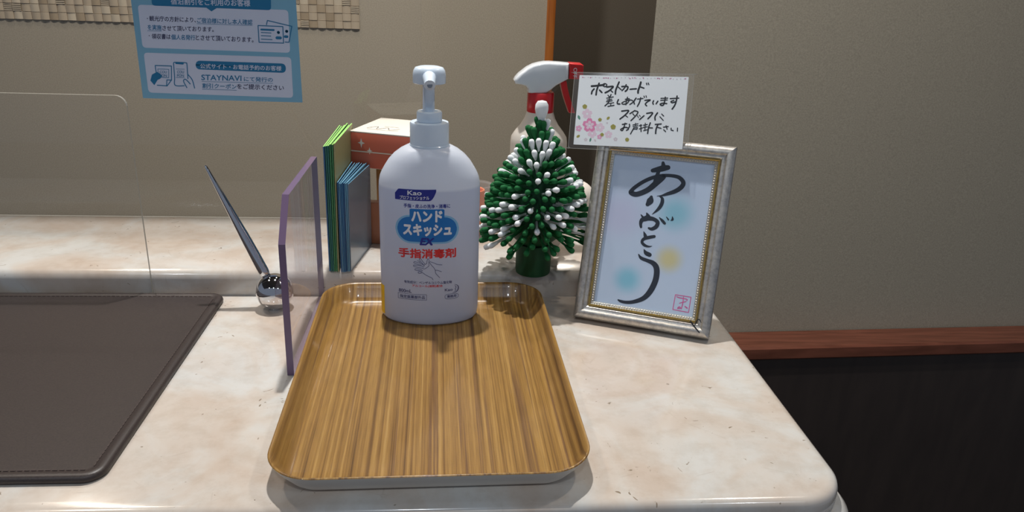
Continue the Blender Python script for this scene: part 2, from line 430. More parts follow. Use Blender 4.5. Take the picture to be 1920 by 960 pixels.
# ---------------------------------------------------------------- desk mat
mt = empty('desk_mat', 'dark brown leather desk mat with a stitched rim on the counter', 'desk mat', (0, 0, 0))
MX0, MX1, MY0, MY1 = -1.0, -0.2150, 0.4185, 0.7085
rr_loft('pad', MX0, MX1, MY0, MY1, 0.013, [(0.002, 0.0002), (0.0004, 0.001), (0, 0.0025), (0.0006, 0.0045), (0.002, 0.0056), (0.0040, 0.006), (0.0062, 0.0056), (0.0075, 0.0049), (0.010, 0.0049)], MT['leather'], mt, n=8, angle=80)
sv, sf = [], []
def stitch(x, y, dx, dy):
    b = len(sv); l_, w = 0.0014, 0.0003
    for s, t in ((-1, -1), (1, -1), (1, 1), (-1, 1)):
        sv.append((x + dx * l_ * s - dy * w * t, y + dy * l_ * s + dx * w * t, 0.0049))
        sv.append((x + dx * l_ * s - dy * w * t, y + dy * l_ * s + dx * w * t, 0.00535))
    sf.extend([[b + 1, b + 3, b + 5, b + 7], [b, b + 2, b + 3, b + 1], [b + 2, b + 4, b + 5, b + 3], [b + 4, b + 6, b + 7, b + 5], [b + 6, b, b + 1, b + 7]])
k = MY0 + 0.014
while k < MY1 - 0.014: stitch(MX1 - 0.0087, k, 0, 1); k += 0.0042
k = MX1 - 0.014
while k > -0.62: stitch(k, MY0 + 0.0087, 1, 0); stitch(k, MY1 - 0.0087, 1, 0); k -= 0.0042
st = mesh('stitching', sv, sf, mat('brown_thread', (74, 62, 58), rough=0.7), mt); st['kind'] = 'stuff'

# ---------------------------------------------------------------- pen and pen stand
pst = empty('pen_stand', 'mirror chrome ball pen stand beside the brown desk mat', 'pen stand', (-0.1632, 0.6850, 0))
R = 0.0174
prof = [(0, 0.0), (0.006, 0.0)] + [(R * math.sin(a), R - 0.0006 - R * math.cos(a)) for a in [PI * k / 28 for k in range(4, 28)]] + [(0, 2 * R - 0.0006)]
lathe('ball', prof, MT['chrome'], pst, 56, angle=80)
lathe('foot_ring', [(0.0062, -0.0001), (0.0074, 0.0), (0.0074, 0.0012), (0.0064, 0.0016)], MT['chrome'], pst, 32)
p0 = Vector((-0.1632, 0.6850, 0.0168)); tip = Vector((-0.2194, 0.700, 0.1338)); d = (tip - p0)
mz = d.to_track_quat('Z', 'Y').to_matrix()
def along(t): return p0 + d * t
pr_ = [(0.132, 0.0040), (0.140, 0.0046), (0.17, 0.0049), (0.30, 0.0048), (0.45, 0.0044), (0.62, 0.0035), (0.80, 0.0025), (0.95, 0.0017), (0.985, 0.0014), (1.0, 0.0008)]
pn = tube('pen', [(*along(t), r) for t, r in pr_], MT['chrome'], None, 24)
tag(pn, 'slim tapered chrome pen standing tilted in the ball stand', 'pen')

# ---------------------------------------------------------------- acrylic screens
def extrude_outline(name, pts, axis, a0, a1, mats, parent=None, mi_edge=1):
    """outline of 2D points extruded along an axis (0=x, 1=y); faces use mats[0], the cut edge mats[1]"""
    n = len(pts)
    def P(p, a): return (a, p[0], p[1]) if axis == 0 else (p[0], a, p[1])
    v = [P(p, a0) for p in pts] + [P(p, a1) for p in pts]
    f = [list(range(n))[::-1], list(range(n, 2 * n))] + [[k, (k + 1) % n, n + (k + 1) % n, n + k] for k in range(n)]
    return mesh(name, v, f, mats, parent, mi=[0, 0] + [mi_edge] * n)
o = extrude_outline('acrylic_side_panel', [(0.5545, 0.0002), (0.7128, 0.0002), (0.7128, 0.1405), (0.5815, 0.1420), (0.5565, 0.1100)], 0, -0.1275, -0.1222, [MT['side'], MT['sideedge']])
tag(o, 'violet tinted acrylic side panel with cut corner standing left of the wooden tray', 'screen')
pts = [(-0.2850, 0.0003), (-0.2850, 0.1840)] + [(-0.2940 + 0.009 * math.cos(math.radians(a)), 0.1840 + 0.009 * math.sin(math.radians(a))) for a in range(15, 91, 15)] + [(-1.1, 0.1930), (-1.1, 0.0003)]
o = extrude_outline('acrylic_screen', pts, 1, 0.7098, 0.7128, [MT['clear'], MT['clearedge']])
tag(o, 'low clear acrylic screen with rounded corner standing behind the desk mat', 'screen')
pts = [(-0.0317, LZ + 0.0003), (-0.0317, 0.60), (-1.1, 0.60), (-1.1, LZ + 0.0003)]
o = extrude_outline('acrylic_screen', pts, 1, 0.8815, 0.8838, [MT['clear'], MT['clearedge']])
tag(o, 'tall clear acrylic screen on the ledge behind the sanitizer, bearing the blue poster', 'screen')

# ---------------------------------------------------------------- poster on the tall screen
po = empty('poster', 'light blue printed notice with white text panels stuck to the tall clear screen', 'poster', (0, 0.8812, 0))
hm = homography([(267, 185), (567, 192), (555, 0), (245, 0)], [(-.33521, .16189), (-.16338, .16168), (-.16365, .26994), (-.33392, .26455)])
def pfn(dep):
    def g(x, y, d=0.0):
        a, b = hm(220 + x / 4, y / 4); return (a, -dep - d, b)
    return g
MT['pblue'] = mat('poster_blue', (120, 172, 200), rough=0.45); MT['pwhite'] = mat('poster_white', (200, 208, 228), rough=0.45)
MT['pteal'] = mat('poster_teal', (20, 110, 156), rough=0.45); MT['pink2'] = mat('poster_ink', (44, 46, 84), rough=0.5)
pc = [pfn(0)(*q) for q in ((190, 737), (1388, 770), (1332, -90), (88, -90))]
v = [(p[0], -dd, p[2]) for dd in (0.0, 0.0003) for p in pc]
mesh('sheet', v, [[0, 1, 2, 3], [4, 5, 6, 7]] + [[k, (k + 1) % 4, 4 + (k + 1) % 4, 4 + k] for k in range(4)], MT['pblue'], po)
def rquad(c, r, n=5):
    """rounded quad through four corners, radius as fraction in drawing units"""
    out = []
    for i in range(4):
        p = Vector(c[i]); a = (Vector(c[i - 1]) - p).normalized() * r; b = (Vector(c[(i + 1) % 4]) - p).normalized() * r
        for k in range(n + 1):
            t = k / n; out.append(tuple((p + a) * (1 - t) ** 2 + p * 2 * t * (1 - t) + (p + b) * t * t))
    return out
f1, f2, f3 = pfn(0.0004), pfn(0.0005), pfn(0.0006)
poly('text_panel', [rquad([(150, 35), (1280, 75), (1295, 397), (187, 358)], 30)], f1, MT['pwhite'], po)
poly('text_panel', [rquad([(195, 395), (1302, 430), (1318, 735), (232, 695)], 30)], f1, MT['pwhite'], po)
poly('header_band', [rquad([(250, -70), (1150, -60), (1152, 77), (258, 42)], 24), [(662, 55), (745, 60), (705, 86)]], f2, MT['pteal'], po)
poly('heading_pill', [rquad([(586, 455), (1262, 478), (1264, 548), (586, 520)], 35)], f2, MT['pteal'], po)
text('heading_text', [('宿泊割引をご利用のお客様', (400, 34), (997, 50), (-3, -52)), ('公式サイト・お電話予約のお客様', (620, 514), (1230, 533), (0, -38))], f3, MT['pwhite'], po, 0.016)
text('body_text', [('・', (220, 143), (227, 143), (0, -8)), ('観光庁の方針により、', (238, 158), (588, 170), (0, -40)), ('させて頂いております。', (336, 230), (722, 241), (0, -38)),
     ('・', (234, 272), (241, 272), (0, -8)), ('領収書は', (256, 292), (398, 296), (0, -40)), ('とさせて頂いております。', (586, 302), (1020, 320), (0, -40)), ('をご提示ください', (896, 668), (1248, 680), (0, -40))], f2, MT['pink2'], po, 0.014)
text('highlight_text', [('ご宿泊様に対し本人確認', (596, 172), (1012, 188), (0, -40)), ('を実施', (225, 224), (330, 228), (0, -40)), ('個人名発行', (402, 298), (582, 303), (0, -40)),
     ('STAYNAVI', (628, 602), (930, 609), (0, -42)), ('にて発行の', (948, 611), (1165, 618), (0, -36)), ('割引クーポン', (636, 662), (893, 670), (0, -38))], f2, MT['pteal'], po, 0.016)
for q in ([(632, 612, 3), (1165, 626, 3)], [(636, 670, 3), (893, 678, 3)], [(596, 178, 3), (1012, 192, 3)], [(225, 231, 3), (330, 234, 3)]): strokes('underline', [q], f2, MT['pteal'], po)
W = 7
def ring(c): return c + [c[0]]
strokes('identity_card_icon', [[(1054, 192, W), (1062, 318, W)], [(1062, 318, W), (1246, 324, W)], [(1246, 324, W), (1240, 200, W)], [(1240, 200, W), (1054, 192, W)],
     [(1118, 185, W), (1124, 154, W)], [(1124, 154, W), (1308, 198, W)], [(1308, 198, W), (1286, 318, W)], [(1286, 318, W), (1258, 316, W)],
     [(1078, 222, 14), (1172, 226, 14)], [(1078, 244, 6), (1152, 248, 6)], [(1078, 268, 6), (1150, 271, 6)], [(1078, 294, 6), (1160, 298, 6)],
     [(1206, 243, 22), (1208, 245, 22)], [(1196, 284, 22), (1222, 285, 22)], [(1268, 235, 22), (1270, 236, 22)], [(1258, 275, 20), (1272, 276, 20)]], f2, MT['pteal'], po)
strokes('coupon_icon', [[(282, 492, W), (404, 496, W)], [(404, 496, W), (405, 600, W)], [(405, 600, W), (372, 645, W)], [(372, 645, W), (298, 640, W)], [(282, 492, W), (290, 545, W)], [(405, 602, W), (370, 600, W)], [(370, 600, W), (368, 643, W)],
     [(302, 518, 4), (384, 521, 4)], [(384, 521, 4), (384, 584, 4)], [(302, 518, 4), (306, 560, 4)], [(330, 582, 4), (384, 584, 4)]], f2, MT['pteal'], po)
poly('hand_icon', [[(246, 605), (258, 560), (296, 540), (318, 552), (336, 570), (322, 590), (300, 600), (276, 640)]], f2, MT['pteal'], po)
strokes('phone_icon', [[(420, 478, W), (422, 470, W), (440, 468, W), (510, 472, W), (520, 482, W), (526, 560, W), (528, 590, W)], [(420, 478, W), (428, 580, W), (432, 640, W), (500, 644, W)], [(440, 474, 14), (490, 478, 14)],
     [(438, 518, 3), (502, 520, 3)], [(438, 582, 3), (502, 584, 3)], [(528, 560, W), (560, 600, W), (578, 662, W)], [(520, 658, W), (495, 610, W), (510, 596, W), (545, 630, W)]], f2, MT['pteal'], po)
text('coupon_text', [('COU', (316, 550), (370, 551), (0, -20)), ('PON', (316, 577), (370, 578), (0, -20)), ('COU', (446, 550), (498, 551), (0, -20)), ('PON', (446, 577), (498, 578), (0, -20))], f3, MT['pteal'], po)

# ---------------------------------------------------------------- woven wall panel
wv = empty('woven_wall_panel', 'woven straw panel hanging on the beige wall behind the poster', 'wall panel', (0, WY, 0))
CWD, CHT = 0.0192, 0.0172
zb = 0.1618
tans = [mat('straw_%s' % n, c, rough=0.55) for n, c in (('tan', (186, 170, 146)), ('pale', (202, 188, 164)), ('brown', (166, 148, 122)))]
def slat_mesh(m, w, h, lines=0):
    v, f = [], []
    n = 6
    for i in range(n + 1):
        t = i / n; y = -0.0035 - 0.0028 * math.sin(PI * t)
        for z in (-h / 2, h / 2): v.append((-w / 2 + w * t, y, z))
    for i in range(n): f.append([2 * i, 2 * i + 2, 2 * i + 3, 2 * i + 1])
    b = len(v); v += [(-w / 2, -0.0005, -h / 2), (-w / 2, -0.0005, h / 2), (w / 2, -0.0005, h / 2), (w / 2, -0.0005, -h / 2)]
    f += [[b, b + 1, 1, 0], [b + 2, b + 3, 2 * n, 2 * n + 1], [b + 1, b + 2] + [2 * i + 1 for i in range(n, -1, -1)], [b + 3, b] + [2 * i for i in range(n + 1)]]
    me = bpy.data.meshes.new('strip'); me.from_pydata(v, [], f); me.update(); me.materials.append(m); return me
def split_mesh(m, w, h):
    v, f = [], []
    for k in range(4):
        z0 = -h / 2 + h * k / 4 + 0.0004; z1 = z0 + h / 4 - 0.0012; b = len(v)
        v += [(-w / 2, -0.002, z0), (w / 2, -0.002, z0), (w / 2, -0.002, z1), (-w / 2, -0.002, z1), (-w / 2, -0.0055, z0 + .0004), (w / 2, -0.0055, z0 + .0004), (w / 2, -0.0055, z1 - .0004), (-w / 2, -0.0055, z1 - .0004)]
        f += [[b + 4, b + 5, b + 6, b + 7], [b, b + 1, b + 5, b + 4], [b + 2, b + 3, b + 7, b + 6], [b + 1, b + 2, b + 6, b + 5], [b + 3, b, b + 4, b + 7]]
    me = bpy.data.meshes.new('split_strip'); me.from_pydata(v, [], f); me.update(); me.materials.append(m); return me
smesh = [slat_mesh(m, CWD * 0.97, CHT * 0.95) for m in tans]; spl = split_mesh(tans[1], CWD * 0.92, CHT * 0.95)
box('backing', -1.15, -0.2105, -0.0004, -0.0001, zb, zb + CHT * 5, tans[2], wv)
for r in range(5):
    off = 0.5 * CWD if r % 2 else 0
    for c in range(46):
        x = -0.2105 - CWD / 2 - c * CWD + (0 if r % 2 == 0 else 0)
        o = bpy.data.objects.new('woven_strip', spl if random.random() < 0.06 else smesh[random.choice((0, 0, 0, 1, 2))]); COL.objects.link(o); o.parent = wv
        o.location = (x, 0.0012 if (r + c) % 2 else 0, zb + CHT * (r + 0.5))
        o.rotation_euler = (random.uniform(-.05, .05), 0, random.uniform(-.02, .02))

# ---------------------------------------------------------------- serving tray
tr = empty('serving_tray', 'rectangular woodgrain serving tray with white underside under the sanitizer', 'tray', (-0.0122, 0.5480, 0))
tr.rotation_euler = (0, 0, math.radians(1.0))
hx, hy = 0.1030, 0.1535
rr_loft('tray_surface', -hx, hx, -hy, hy, 0.032, [(0.0, 0.0194), (0.0004, 0.0201), (0.0012, 0.0201), (0.0024, 0.0190), (0.0045, 0.0155), (0.0085, 0.0085), (0.0112, 0.0052), (0.0142, 0.0040)], MT['tray'], tr, capb=False, capt=True, angle=80, n=12)
rr_loft('tray_underside', -hx, hx, -hy, hy, 0.032, [(0.0175, 0.0002), (0.0150, 0.0008), (0.0115, 0.0040), (0.0045, 0.0125), (0.0006, 0.0182), (0.0, 0.0194)], mat('cream_melamine', (222, 214, 202), rough=0.35), tr, capb=True, capt=False, angle=80, n=12)

# ---------------------------------------------------------------- hand sanitizer bottle
BX, BY = -0.0172, 0.6608
sb = empty('sanitizer_bottle', 'frosted white pump bottle of hand sanitizer standing on the wooden tray', 'pump bottle', (BX, BY, 0.0042))
RA, RBY = 0.0443, 0.0262
z0 = -0.0042
bprof = [(0.70, 0.0005), (0.86, 0.0002), (0.935, 0.0012), (0.980, 0.0035), (1.0, 0.009), (1.0, 0.040), (1.0, 0.080), (1.0, 0.1235), (0.992, 0.1290), (0.970, 0.1340)]
rings = []
def oval_ring(ax, by, z, n=80): return [(ax * math.cos(2 * PI * k / n), by * math.sin(2 * PI * k / n), z) for k in range(n)]
for q, z in bprof: rings.append(oval_ring(RA * q, RBY * q, z))
for ax, by, z in ((0.0412, 0.0247, 0.1382), (0.0388, 0.0240, 0.1425), (0.0352, 0.0232, 0.1482), (0.0305, 0.0220, 0.1534), (0.0250, 0.0200, 0.1576), (0.0202, 0.0180, 0.1600), (0.0172, 0.0165, 0.1609), (0.0160, 0.0160, 0.1612), (0.0160, 0.0160, 0.1640)): rings.append(oval_ring(ax, by, z))
loft('bottle_body', rings, MT['bottle'], sb, angle=60)
cv, cf = [], []
seg = 72
for i, (r, z) in enumerate([(0.0166, 0.1600), (0.0172, 0.1604), (0.0172, 0.1618), (0.0167, 0.1624), (0.0167, 0.1795), (0.0161, 0.1808), (0.0120, 0.1812)]):
    for k in range(seg):
        rr = r - (0.0002 if (k % 2 and 2 < i < 5) else 0); a = 2 * PI * k / seg
        cv.append((rr * math.cos(a), rr * math.sin(a), z))
for i in range(6):
    for k in range(seg): cf.append([i * seg + k, i * seg + (k + 1) % seg, (i + 1) * seg + (k + 1) % seg, (i + 1) * seg + k])
cf.append(list(range(seg))[::-1]); cf.append(list(range(6 * seg, 7 * seg)))
mesh('screw_collar', cv, cf, MT['pump'], sb, angle=40)
lathe('pump_ring', [(0.0103, 0.1812), (0.0108, 0.1816), (0.0108, 0.1890), (0.0102, 0.1898), (0.0070, 0.1900), (0.0060, 0.1884), (0, 0.1884)], MT['pump'], sb, 40)
lathe('pump_stem', [(0.0045, 0.1886), (0.0045, 0.2130), (0.0050, 0.2150), (0, 0.2150)], MT['pump'], sb, 28)
hd = [(0, 0.2128), (0.0126, 0.2128), (0.0137, 0.2134), (0.0139, 0.2156), (0.0138, 0.2206), (0.0132, 0.2238), (0.0116, 0.2262), (0.0080, 0.2272), (0.0050, 0.2268), (0, 0.2266)]
v, f = lathe_data(hd, 48); v = [(p[0], p[1] * 0.82, p[2]) for p in v]
mesh('pump_head', v, f, MT['pump'], sb, angle=45)
npth = catmull([(0, -0.004, 0.2190, 0.0060), (0.0004, -0.013, 0.2186, 0.0056), (0.0008, -0.021, 0.2172, 0.0049), (0.0011, -0.027, 0.2152, 0.0045)], 5)
nz = tube('pump_nozzle', npth, MT['pump'], sb, 20)
dsk = lathe('nozzle_hole', [(0, 0), (0.0022, 0), (0.0022, 0.0003), (0, 0.0003)], mat('grey_hole', (120, 128, 140)), nz, 16)
dsk.location = (0.0011, -0.0272, 0.2153); dsk.rotation_euler = (math.radians(70), 0, 0)
tube('stem_rail', [(-0.0050, -0.003, 0.1886, 0.0006), (-0.0048, -0.003, 0.2135, 0.0006)], MT['whiteink'], sb, 8)
def cyl(dr):
    def g(s, z, d=0.0):        # s millimetres across the front, z millimetres above the counter
        x = max(-0.999, min(0.999, s / 1000 / RA)); q = math.sqrt(1 - x * x)
        return ((RA + dr + d) * x, -(RBY + dr + d) * q, z / 1000 + z0)
    return g
g1, g2, g3 = cyl(0.00012), cyl(0.00020), cyl(0.00028)
def cyl_patch(name, outline_fn, s0, s1, fn, m, parent, n=28):
    """vertical strips between outline_fn(s) -> (zlow, zhigh)"""
    V, F = [], []
    for i in range(n + 1):
        s = s0 + (s1 - s0) * i / n; a, b = outline_fn(s); V.append(fn(s, a)); V.append(fn(s, b))
    for i in range(n): F.append([2 * i, 2 * i + 2, 2 * i + 3, 2 * i + 1])
    return flat(name, V, F, m, parent)
def stad(c, hw, zc, hh):
    def g(s):
        x = max(0, abs(s - c) - (hw - hh)); d = math.sqrt(max(0, hh * hh - x * x)); return (zc - d, zc + d)
    return g
lc = -1.6
cyl_patch('label_halo', stad(lc, 27.4, 96.4, 12.8), lc - 27.35, lc + 27.35, g1, MT['halo'], sb, 60)
cyl_patch('label_badge', stad(lc, 25.6, 96.4, 11.2), lc - 25.55, lc + 25.55, g2, MT['labelblue'], sb, 60)
cyl_patch('label_badge', lambda s: (104, 114.9 - (0.6 if abs(s - lc) > 14.2 else 0)), lc - 14.8, lc + 14.8, g2, MT['labelblue'], sb, 24)
def tabf(s):
    top = 132.0 + 0.02 * (s + 12); bot = 122.1 + 0.005 * (s + 25)
    if s < -25.8: top = min(top, 127.6 + (s + 28.8) * 1.35)
    if s > 0.4: bot = min(top - 0.2, bot + (s - 0.4) ** 2 * 0.24)
    return (bot, top)
cyl_patch('brand_tab', tabf, -28.7, 6.2, g2, MT['navy'], sb, 40)
text('brand_lettering', [('Kao', (-18.0, 126.8), (-6.0, 127.2), (0, 4.0)), ('プロフェッショナル', (-24.6, 122.6), (0.4, 123.3), (0, 3.4))], g3, MT['whiteink'], sb, 0.018)
text('product_name', [('ハンド', (-15.0, 103.0), (11.6, 103.3), (0, 10.6)), ('スキッシュ', (-22.2, 90.4), (19.6, 90.6), (0, 11.2))], g3, MT['whiteink'], sb, 0.055)
text('product_suffix', [('EX', (-8.2, 82.3), (3.2, 82.3), (0, 6.8), 1.8)], g3, MT['navy'], sb, 0.05)
text('red_lettering', [('手指消毒剤', (-26.7, 69.8), (23.5, 70.2), (0, 9.0)), ], g2, MT['redink'], sb, 0.034)
text('red_small_print', [('アルコール(溶剤)配合', (-14.9, 42.4), (12.0, 42.5), (0, 2.7))], g2, MT['redink'], sb, 0.02)
text('navy_small_print', [('手指・皮ふの洗浄・消毒に', (-21.4, 115.6), (18.1, 115.8), (0, 3.7))], g2, MT['navy'], sb, 0.026)
text('small_print', [('有効成分：ベンザルコニウム塩化物', (-22.0, 45.7), (20.0, 45.7), (0, 2.8)), ('800mL', (-26.9, 36.4), (-15.4, 36.7), (0, 3.4)), ('指定医薬部外品', (-25.9, 31.2), (-3.7, 31.4), (0, 3.2)), ('業務用', (15.8, 31.8), (24.0, 31.8), (0, 2.8)), ('Kao', (13.8, 38.4), (20.8, 38.4), (0, 2.6))], g2, MT['inkgrey'], sb, 0.018)
LW = 0.32
bx = [(-27.4, 30.3), (-2.2, 30.4), (-2.2, 35.6), (-27.4, 35.5)]
oval = [(19.9 + 6.0 * math.copysign(abs(math.cos(a)) ** 0.5, math.cos(a)), 33.1 + 2.4 * math.copysign(abs(math.sin(a)) ** 0.8, math.sin(a)), LW) for a in [2 * PI * k / 24 for k in range(25)]]
strokes('label_outline', [[(*bx[i], LW), (*[(a + b) / 2 for a, b in zip(bx[i], bx[(i + 1) % 4])], LW), (*bx[(i + 1) % 4], LW)] for i in range(4)], g2, MT['inkgrey'], sb)
strokes('label_outline', [oval], g2, MT['inkgrey'], sb)
strokes('crescent_logo', [[(22.4, 44.4, 0.2), (25.0, 43.0, 0.6), (25.8, 40.4, 0.9), (24.8, 37.8, 0.8), (22.6, 36.7, 0.5), (20.6, 36.7, 0.2)], [(22.7, 43.2, 0.4), (23.7, 41.6, 0.5), (23.0, 40.0, 0.5), (23.4, 38.6, 0.4), (22.5, 37.8, 0.3)]], g3, MT['inkgrey'], sb)
def hp(x, y): return (lc + (x - 570) / 9.6 * 0.475, 70.9 - (y - 130) / 9.6 * 0.535)
hl = [[(430, 160), (440, 148), (462, 158), (500, 205), (535, 240)], [(430, 160), (455, 195), (510, 255)], [(560, 232), (530, 245), (515, 275)], [(560, 232), (572, 170), (584, 150), (602, 168), (598, 225), (602, 262), (580, 285), (520, 322), (490, 308)],
      [(398, 185), (420, 192), (450, 215)], [(338, 212), (360, 206), (480, 238), (500, 262)], [(338, 212), (340, 228), (420, 250), (470, 258)], [(330, 268), (350, 262), (460, 272), (510, 290)], [(330, 268), (340, 288), (430, 300), (500, 312)],
      [(355, 330), (375, 318), (450, 330), (490, 350)], [(355, 330), (360, 346), (430, 352), (480, 362)], [(408, 382), (430, 368), (470, 380)], [(408, 382), (425, 400), (465, 392), (480, 382), (540, 420), (600, 450), (650, 472), (672, 505)],
      [(602, 200), (640, 250), (690, 305), (712, 345), (715, 385), (745, 425), (790, 472)], [(620, 195), (690, 220), (750, 245), (830, 256)], [(712, 345), (750, 345), (820, 370)]]
strokes('hands_drawing', [[(*hp(*p), 0.42) for p in s] for s in hl], g2, MT['inkgrey'], sb, 5)
V, F = [], []
for i in range(9):                     # wraps round the left flank
    a = math.radians(-66 - i * 6)
    for z in (10.0, 38.0): V.append(((RA + 0.00015) * math.sin(a), -(RBY + 0.00015) * math.cos(a), z / 1000 + z0))
for i in range(8): F.append([2 * i, 2 * i + 2, 2 * i + 3, 2 * i + 1])
tag(flat('yellow_sticker', V, F, MT['yellow'], sb), 'yellow sticker on the left flank of the bottle')

# ---------------------------------------------------------------- cotton swab tree
TX, TY = 0.0836, 0.7150
te = empty('cotton_swab_tree', 'small Christmas tree of green and white cotton swabs on the ledge', 'tree figurine', (TX, TY, LZ))
te.rotation_euler = (0, math.radians(0.5), 0)
def tz(z): return z - LZ
lathe('trunk', [(0, 0.0002), (0.0150, 0.0002), (0.0168, 0.0012), (0.0174, 0.004), (0.0178, 0.0300), (0.0174, 0.0320), (0, 0.0320)], MT['dgreen'], te, 36)
lathe('cone', [(0.004, tz(0.056)), (0.0155, tz(0.058)), (0.024, tz(0.066)), (0.026, tz(0.080)), (0.022, tz(0.110)), (0.015, tz(0.135)), (0.008, tz(0.160)), (0.003, tz(0.180)), (0, tz(0.182))], MT['dgreen'], te, 24)
lathe('topper', [(0, tz(0.176)), (0.0030, tz(0.1765)), (0.0038, tz(0.1800)), (0.0055, tz(0.1845)), (0.0063, tz(0.1885)), (0.0060, tz(0.1925)), (0.0042, tz(0.1955)), (0, tz(0.1966))], MT['cotton'], te, 20)
LEN = (0.020, 0.028, 0.036, 0.046)
def swab_mesh(name, m, ln):
    B = 0.0125
    prof = [(0.0011, 0), (0.0011, ln - B), (0.0018, ln - B * 0.80), (0.0025, ln - B * 0.52), (0.0029, ln - B * 0.28), (0.0023, ln - B * 0.08), (0, ln)]
    v, f = lathe_data(prof, 8); me = bpy.data.meshes.new(name); me.from_pydata(v, [], f); me.update(); me.materials.append(m)
    for p in me.polygons: p.use_smooth = True
    return me
SW = {c: [swab_mesh(n, MT[k], l_) for l_ in LEN] for c, n, k in (('g', 'green_swab', 'green'), ('w', 'white_swab', 'cotton'))}
rows = [(0.1800, 0.0065, 80, 5), (0.1715, 0.0115, 76, 8), (0.1625, 0.0168, 66, 11), (0.1535, 0.0225, 54, 14), (0.1450, 0.0288, 40, 17), (0.1370, 0.0345, 29, 19), (0.1290, 0.0395, 21, 21),
        (0.1210, 0.0435, 15, 22), (0.1130, 0.0468, 11, 23), (0.1050, 0.0494, 8, 24), (0.0975, 0.0514, 5, 24), (0.0900, 0.0530, 3, 24), (0.0830, 0.0546, 1, 24), (0.0765, 0.0560, -2, 22), (0.0700, 0.0570, -6, 17), (0.0635, 0.0568, -11, 11), (0.0575, 0.0540, -17, 6)]
FE = Vector((math.cos(-0.3982), math.sin(-0.3982), 0)); FU = Vector((0, 0, math.cos(0.3263))) + Vector((-math.sin(-0.3982), math.cos(-0.3982), 0)) * math.sin(0.3263); FN = FE.cross(FU)
rs = random.Random(21)
for k, (zt, rt, el, n) in enumerate(rows):
    n = round(n * (1.25 if k < 14 else 1.45))
    for i in range(n):
        a = 2 * PI * (i + (0.5 if k % 2 else 0) + rs.uniform(-.16, .16)) / n
        e_ = math.radians(el + rs.uniform(-6, 6)); r = rt + rs.uniform(-.0022, .0016)
        dr = Vector((math.cos(a) * math.cos(e_), math.sin(a) * math.cos(e_), math.sin(e_)))
        tipp = Vector((r * math.cos(a), r * math.sin(a), tz(zt) + rs.uniform(-.0018, .0018)))
        pw = Vector((TX, TY, LZ)) + tipp; q = pw - Vector((0.1167, 0.6552, 0.0048))
        if q.dot(FE) > -0.004 and q.dot(FN) > -0.019: continue
        li = 0 if rt < 0.020 else 1 if rt < 0.032 else 2 if rt < 0.044 else 3
        c = 'w' if rs.random() < (0.33 if k < 12 else 0.26) else 'g'
        o = bpy.data.objects.new('white_swab' if c == 'w' else 'green_swab', SW[c][li]); COL.objects.link(o); o.parent = te
        o.location = tipp - dr * LEN[li]; o.rotation_mode = 'QUATERNION'; o.rotation_quaternion = dr.to_track_quat('Z', 'Y')

# ---------------------------------------------------------------- trigger spray bottle
SX, SY = 0.0935, 0.800
sp = empty('spray_bottle', 'milky trigger spray bottle with red collar standing behind the cotton swab tree', 'spray bottle', (SX, SY, LZ))
def sx(c): return 0.0612 + (880 + c / 4 - 957) * 0.00054 - SX
def sz(c): return 0.1479 - (90 + c / 4 - 250) * 0.00055 - LZ
lathe('spray_body', [(0, 0.0003), (0.026, 0.0003), (0.0290, 0.003), (0.0298, 0.008), (0.0298, sz(700)), (0.0290, sz(660)), (0.0255, sz(620)), (0.0200, sz(570)), (0.0160, sz(520)), (0.0140, sz(475)), (0.0132, sz(465)), (0, sz(465))], MT['spraybody'], sp, 56, angle=60)
cv, cf = [], []
for i, (r, z) in enumerate([(0.0136, sz(470)), (0.0140, sz(466)), (0.0138, sz(330)), (0.0130, sz(322))]):
    for k in range(60):
        rr = r - (0.0003 if k % 2 and i in (1, 2) else 0); a = 2 * PI * k / 60; cv.append((rr * math.cos(a), rr * math.sin(a), z))
for i in range(3):
    for k in range(60): cf.append([i * 60 + k, i * 60 + (k + 1) % 60, (i + 1) * 60 + (k + 1) % 60, (i + 1) * 60 + k])
cf.append(list(range(60))[::-1]); cf.append(list(range(180, 240)))
mesh('spray_collar', cv, cf, MT['red'], sp, angle=35)
def slab(name, pts, layers, m, parent, angle=40, ctr=None):
    """x-z outline thickened along y; layers: (y, shrink)"""
    n = len(pts); cx = sum(p[0] for p in pts) / n; cz = sum(p[1] for p in pts) / n
    rings = [[(cx + (p[0] - cx) * (1 - s), y, cz + (p[1] - cz) * (1 - s)) for p in pts] for y, s in layers]
    return loft(name, rings, m, parent, angle=angle)
hp_ = [(335, 238), (345, 218), (370, 190), (430, 143), (475, 120), (520, 107), (560, 100), (600, 98), (680, 101), (745, 105), (745, 215), (700, 240), (655, 265), (615, 300), (585, 322), (540, 330), (490, 329), (445, 325), (442, 295), (420, 274), (385, 265), (345, 260)]
LAY = [(-0.0105, 0.16), (-0.0100, 0.08), (-0.0085, 0.02), (-0.006, 0.0), (0.006, 0.0), (0.0085, 0.02), (0.0100, 0.08), (0.0105, 0.16)]
slab('trigger_head', [(sx(a), sz(b)) for a, b in hp_], LAY, MT['headwhite'], sp)
nzl = slab('spray_nozzle', [(sx(a), sz(b)) for a, b in [(747, 104), (840, 108), (851, 114), (853, 200), (838, 215), (747, 215)]], [(-0.0092, 0.06), (-0.0086, 0.0), (0.0086, 0.0), (0.0092, 0.06)], MT['red'], sp)
text('off_lettering', [('OFF', (sx(776), sz(133)), (sx(776), sz(203)), (sx(803) - sx(776), 0))], lambda x, z, d=0: (x, -0.0094 - d, z), MT['whiteink'], nzl, 0.0)
tp = catmull([(708, 232), (722, 290), (745, 360), (790, 470)], 5); wl = 24
slab('trigger_lever', [(sx(a - wl), sz(b)) for a, b in tp] + [(sx(a + wl), sz(b)) for a, b in reversed(tp)], [(-0.0058, 0.04), (-0.005, 0), (0.005, 0), (0.0058, 0.04)], MT['red'], sp)
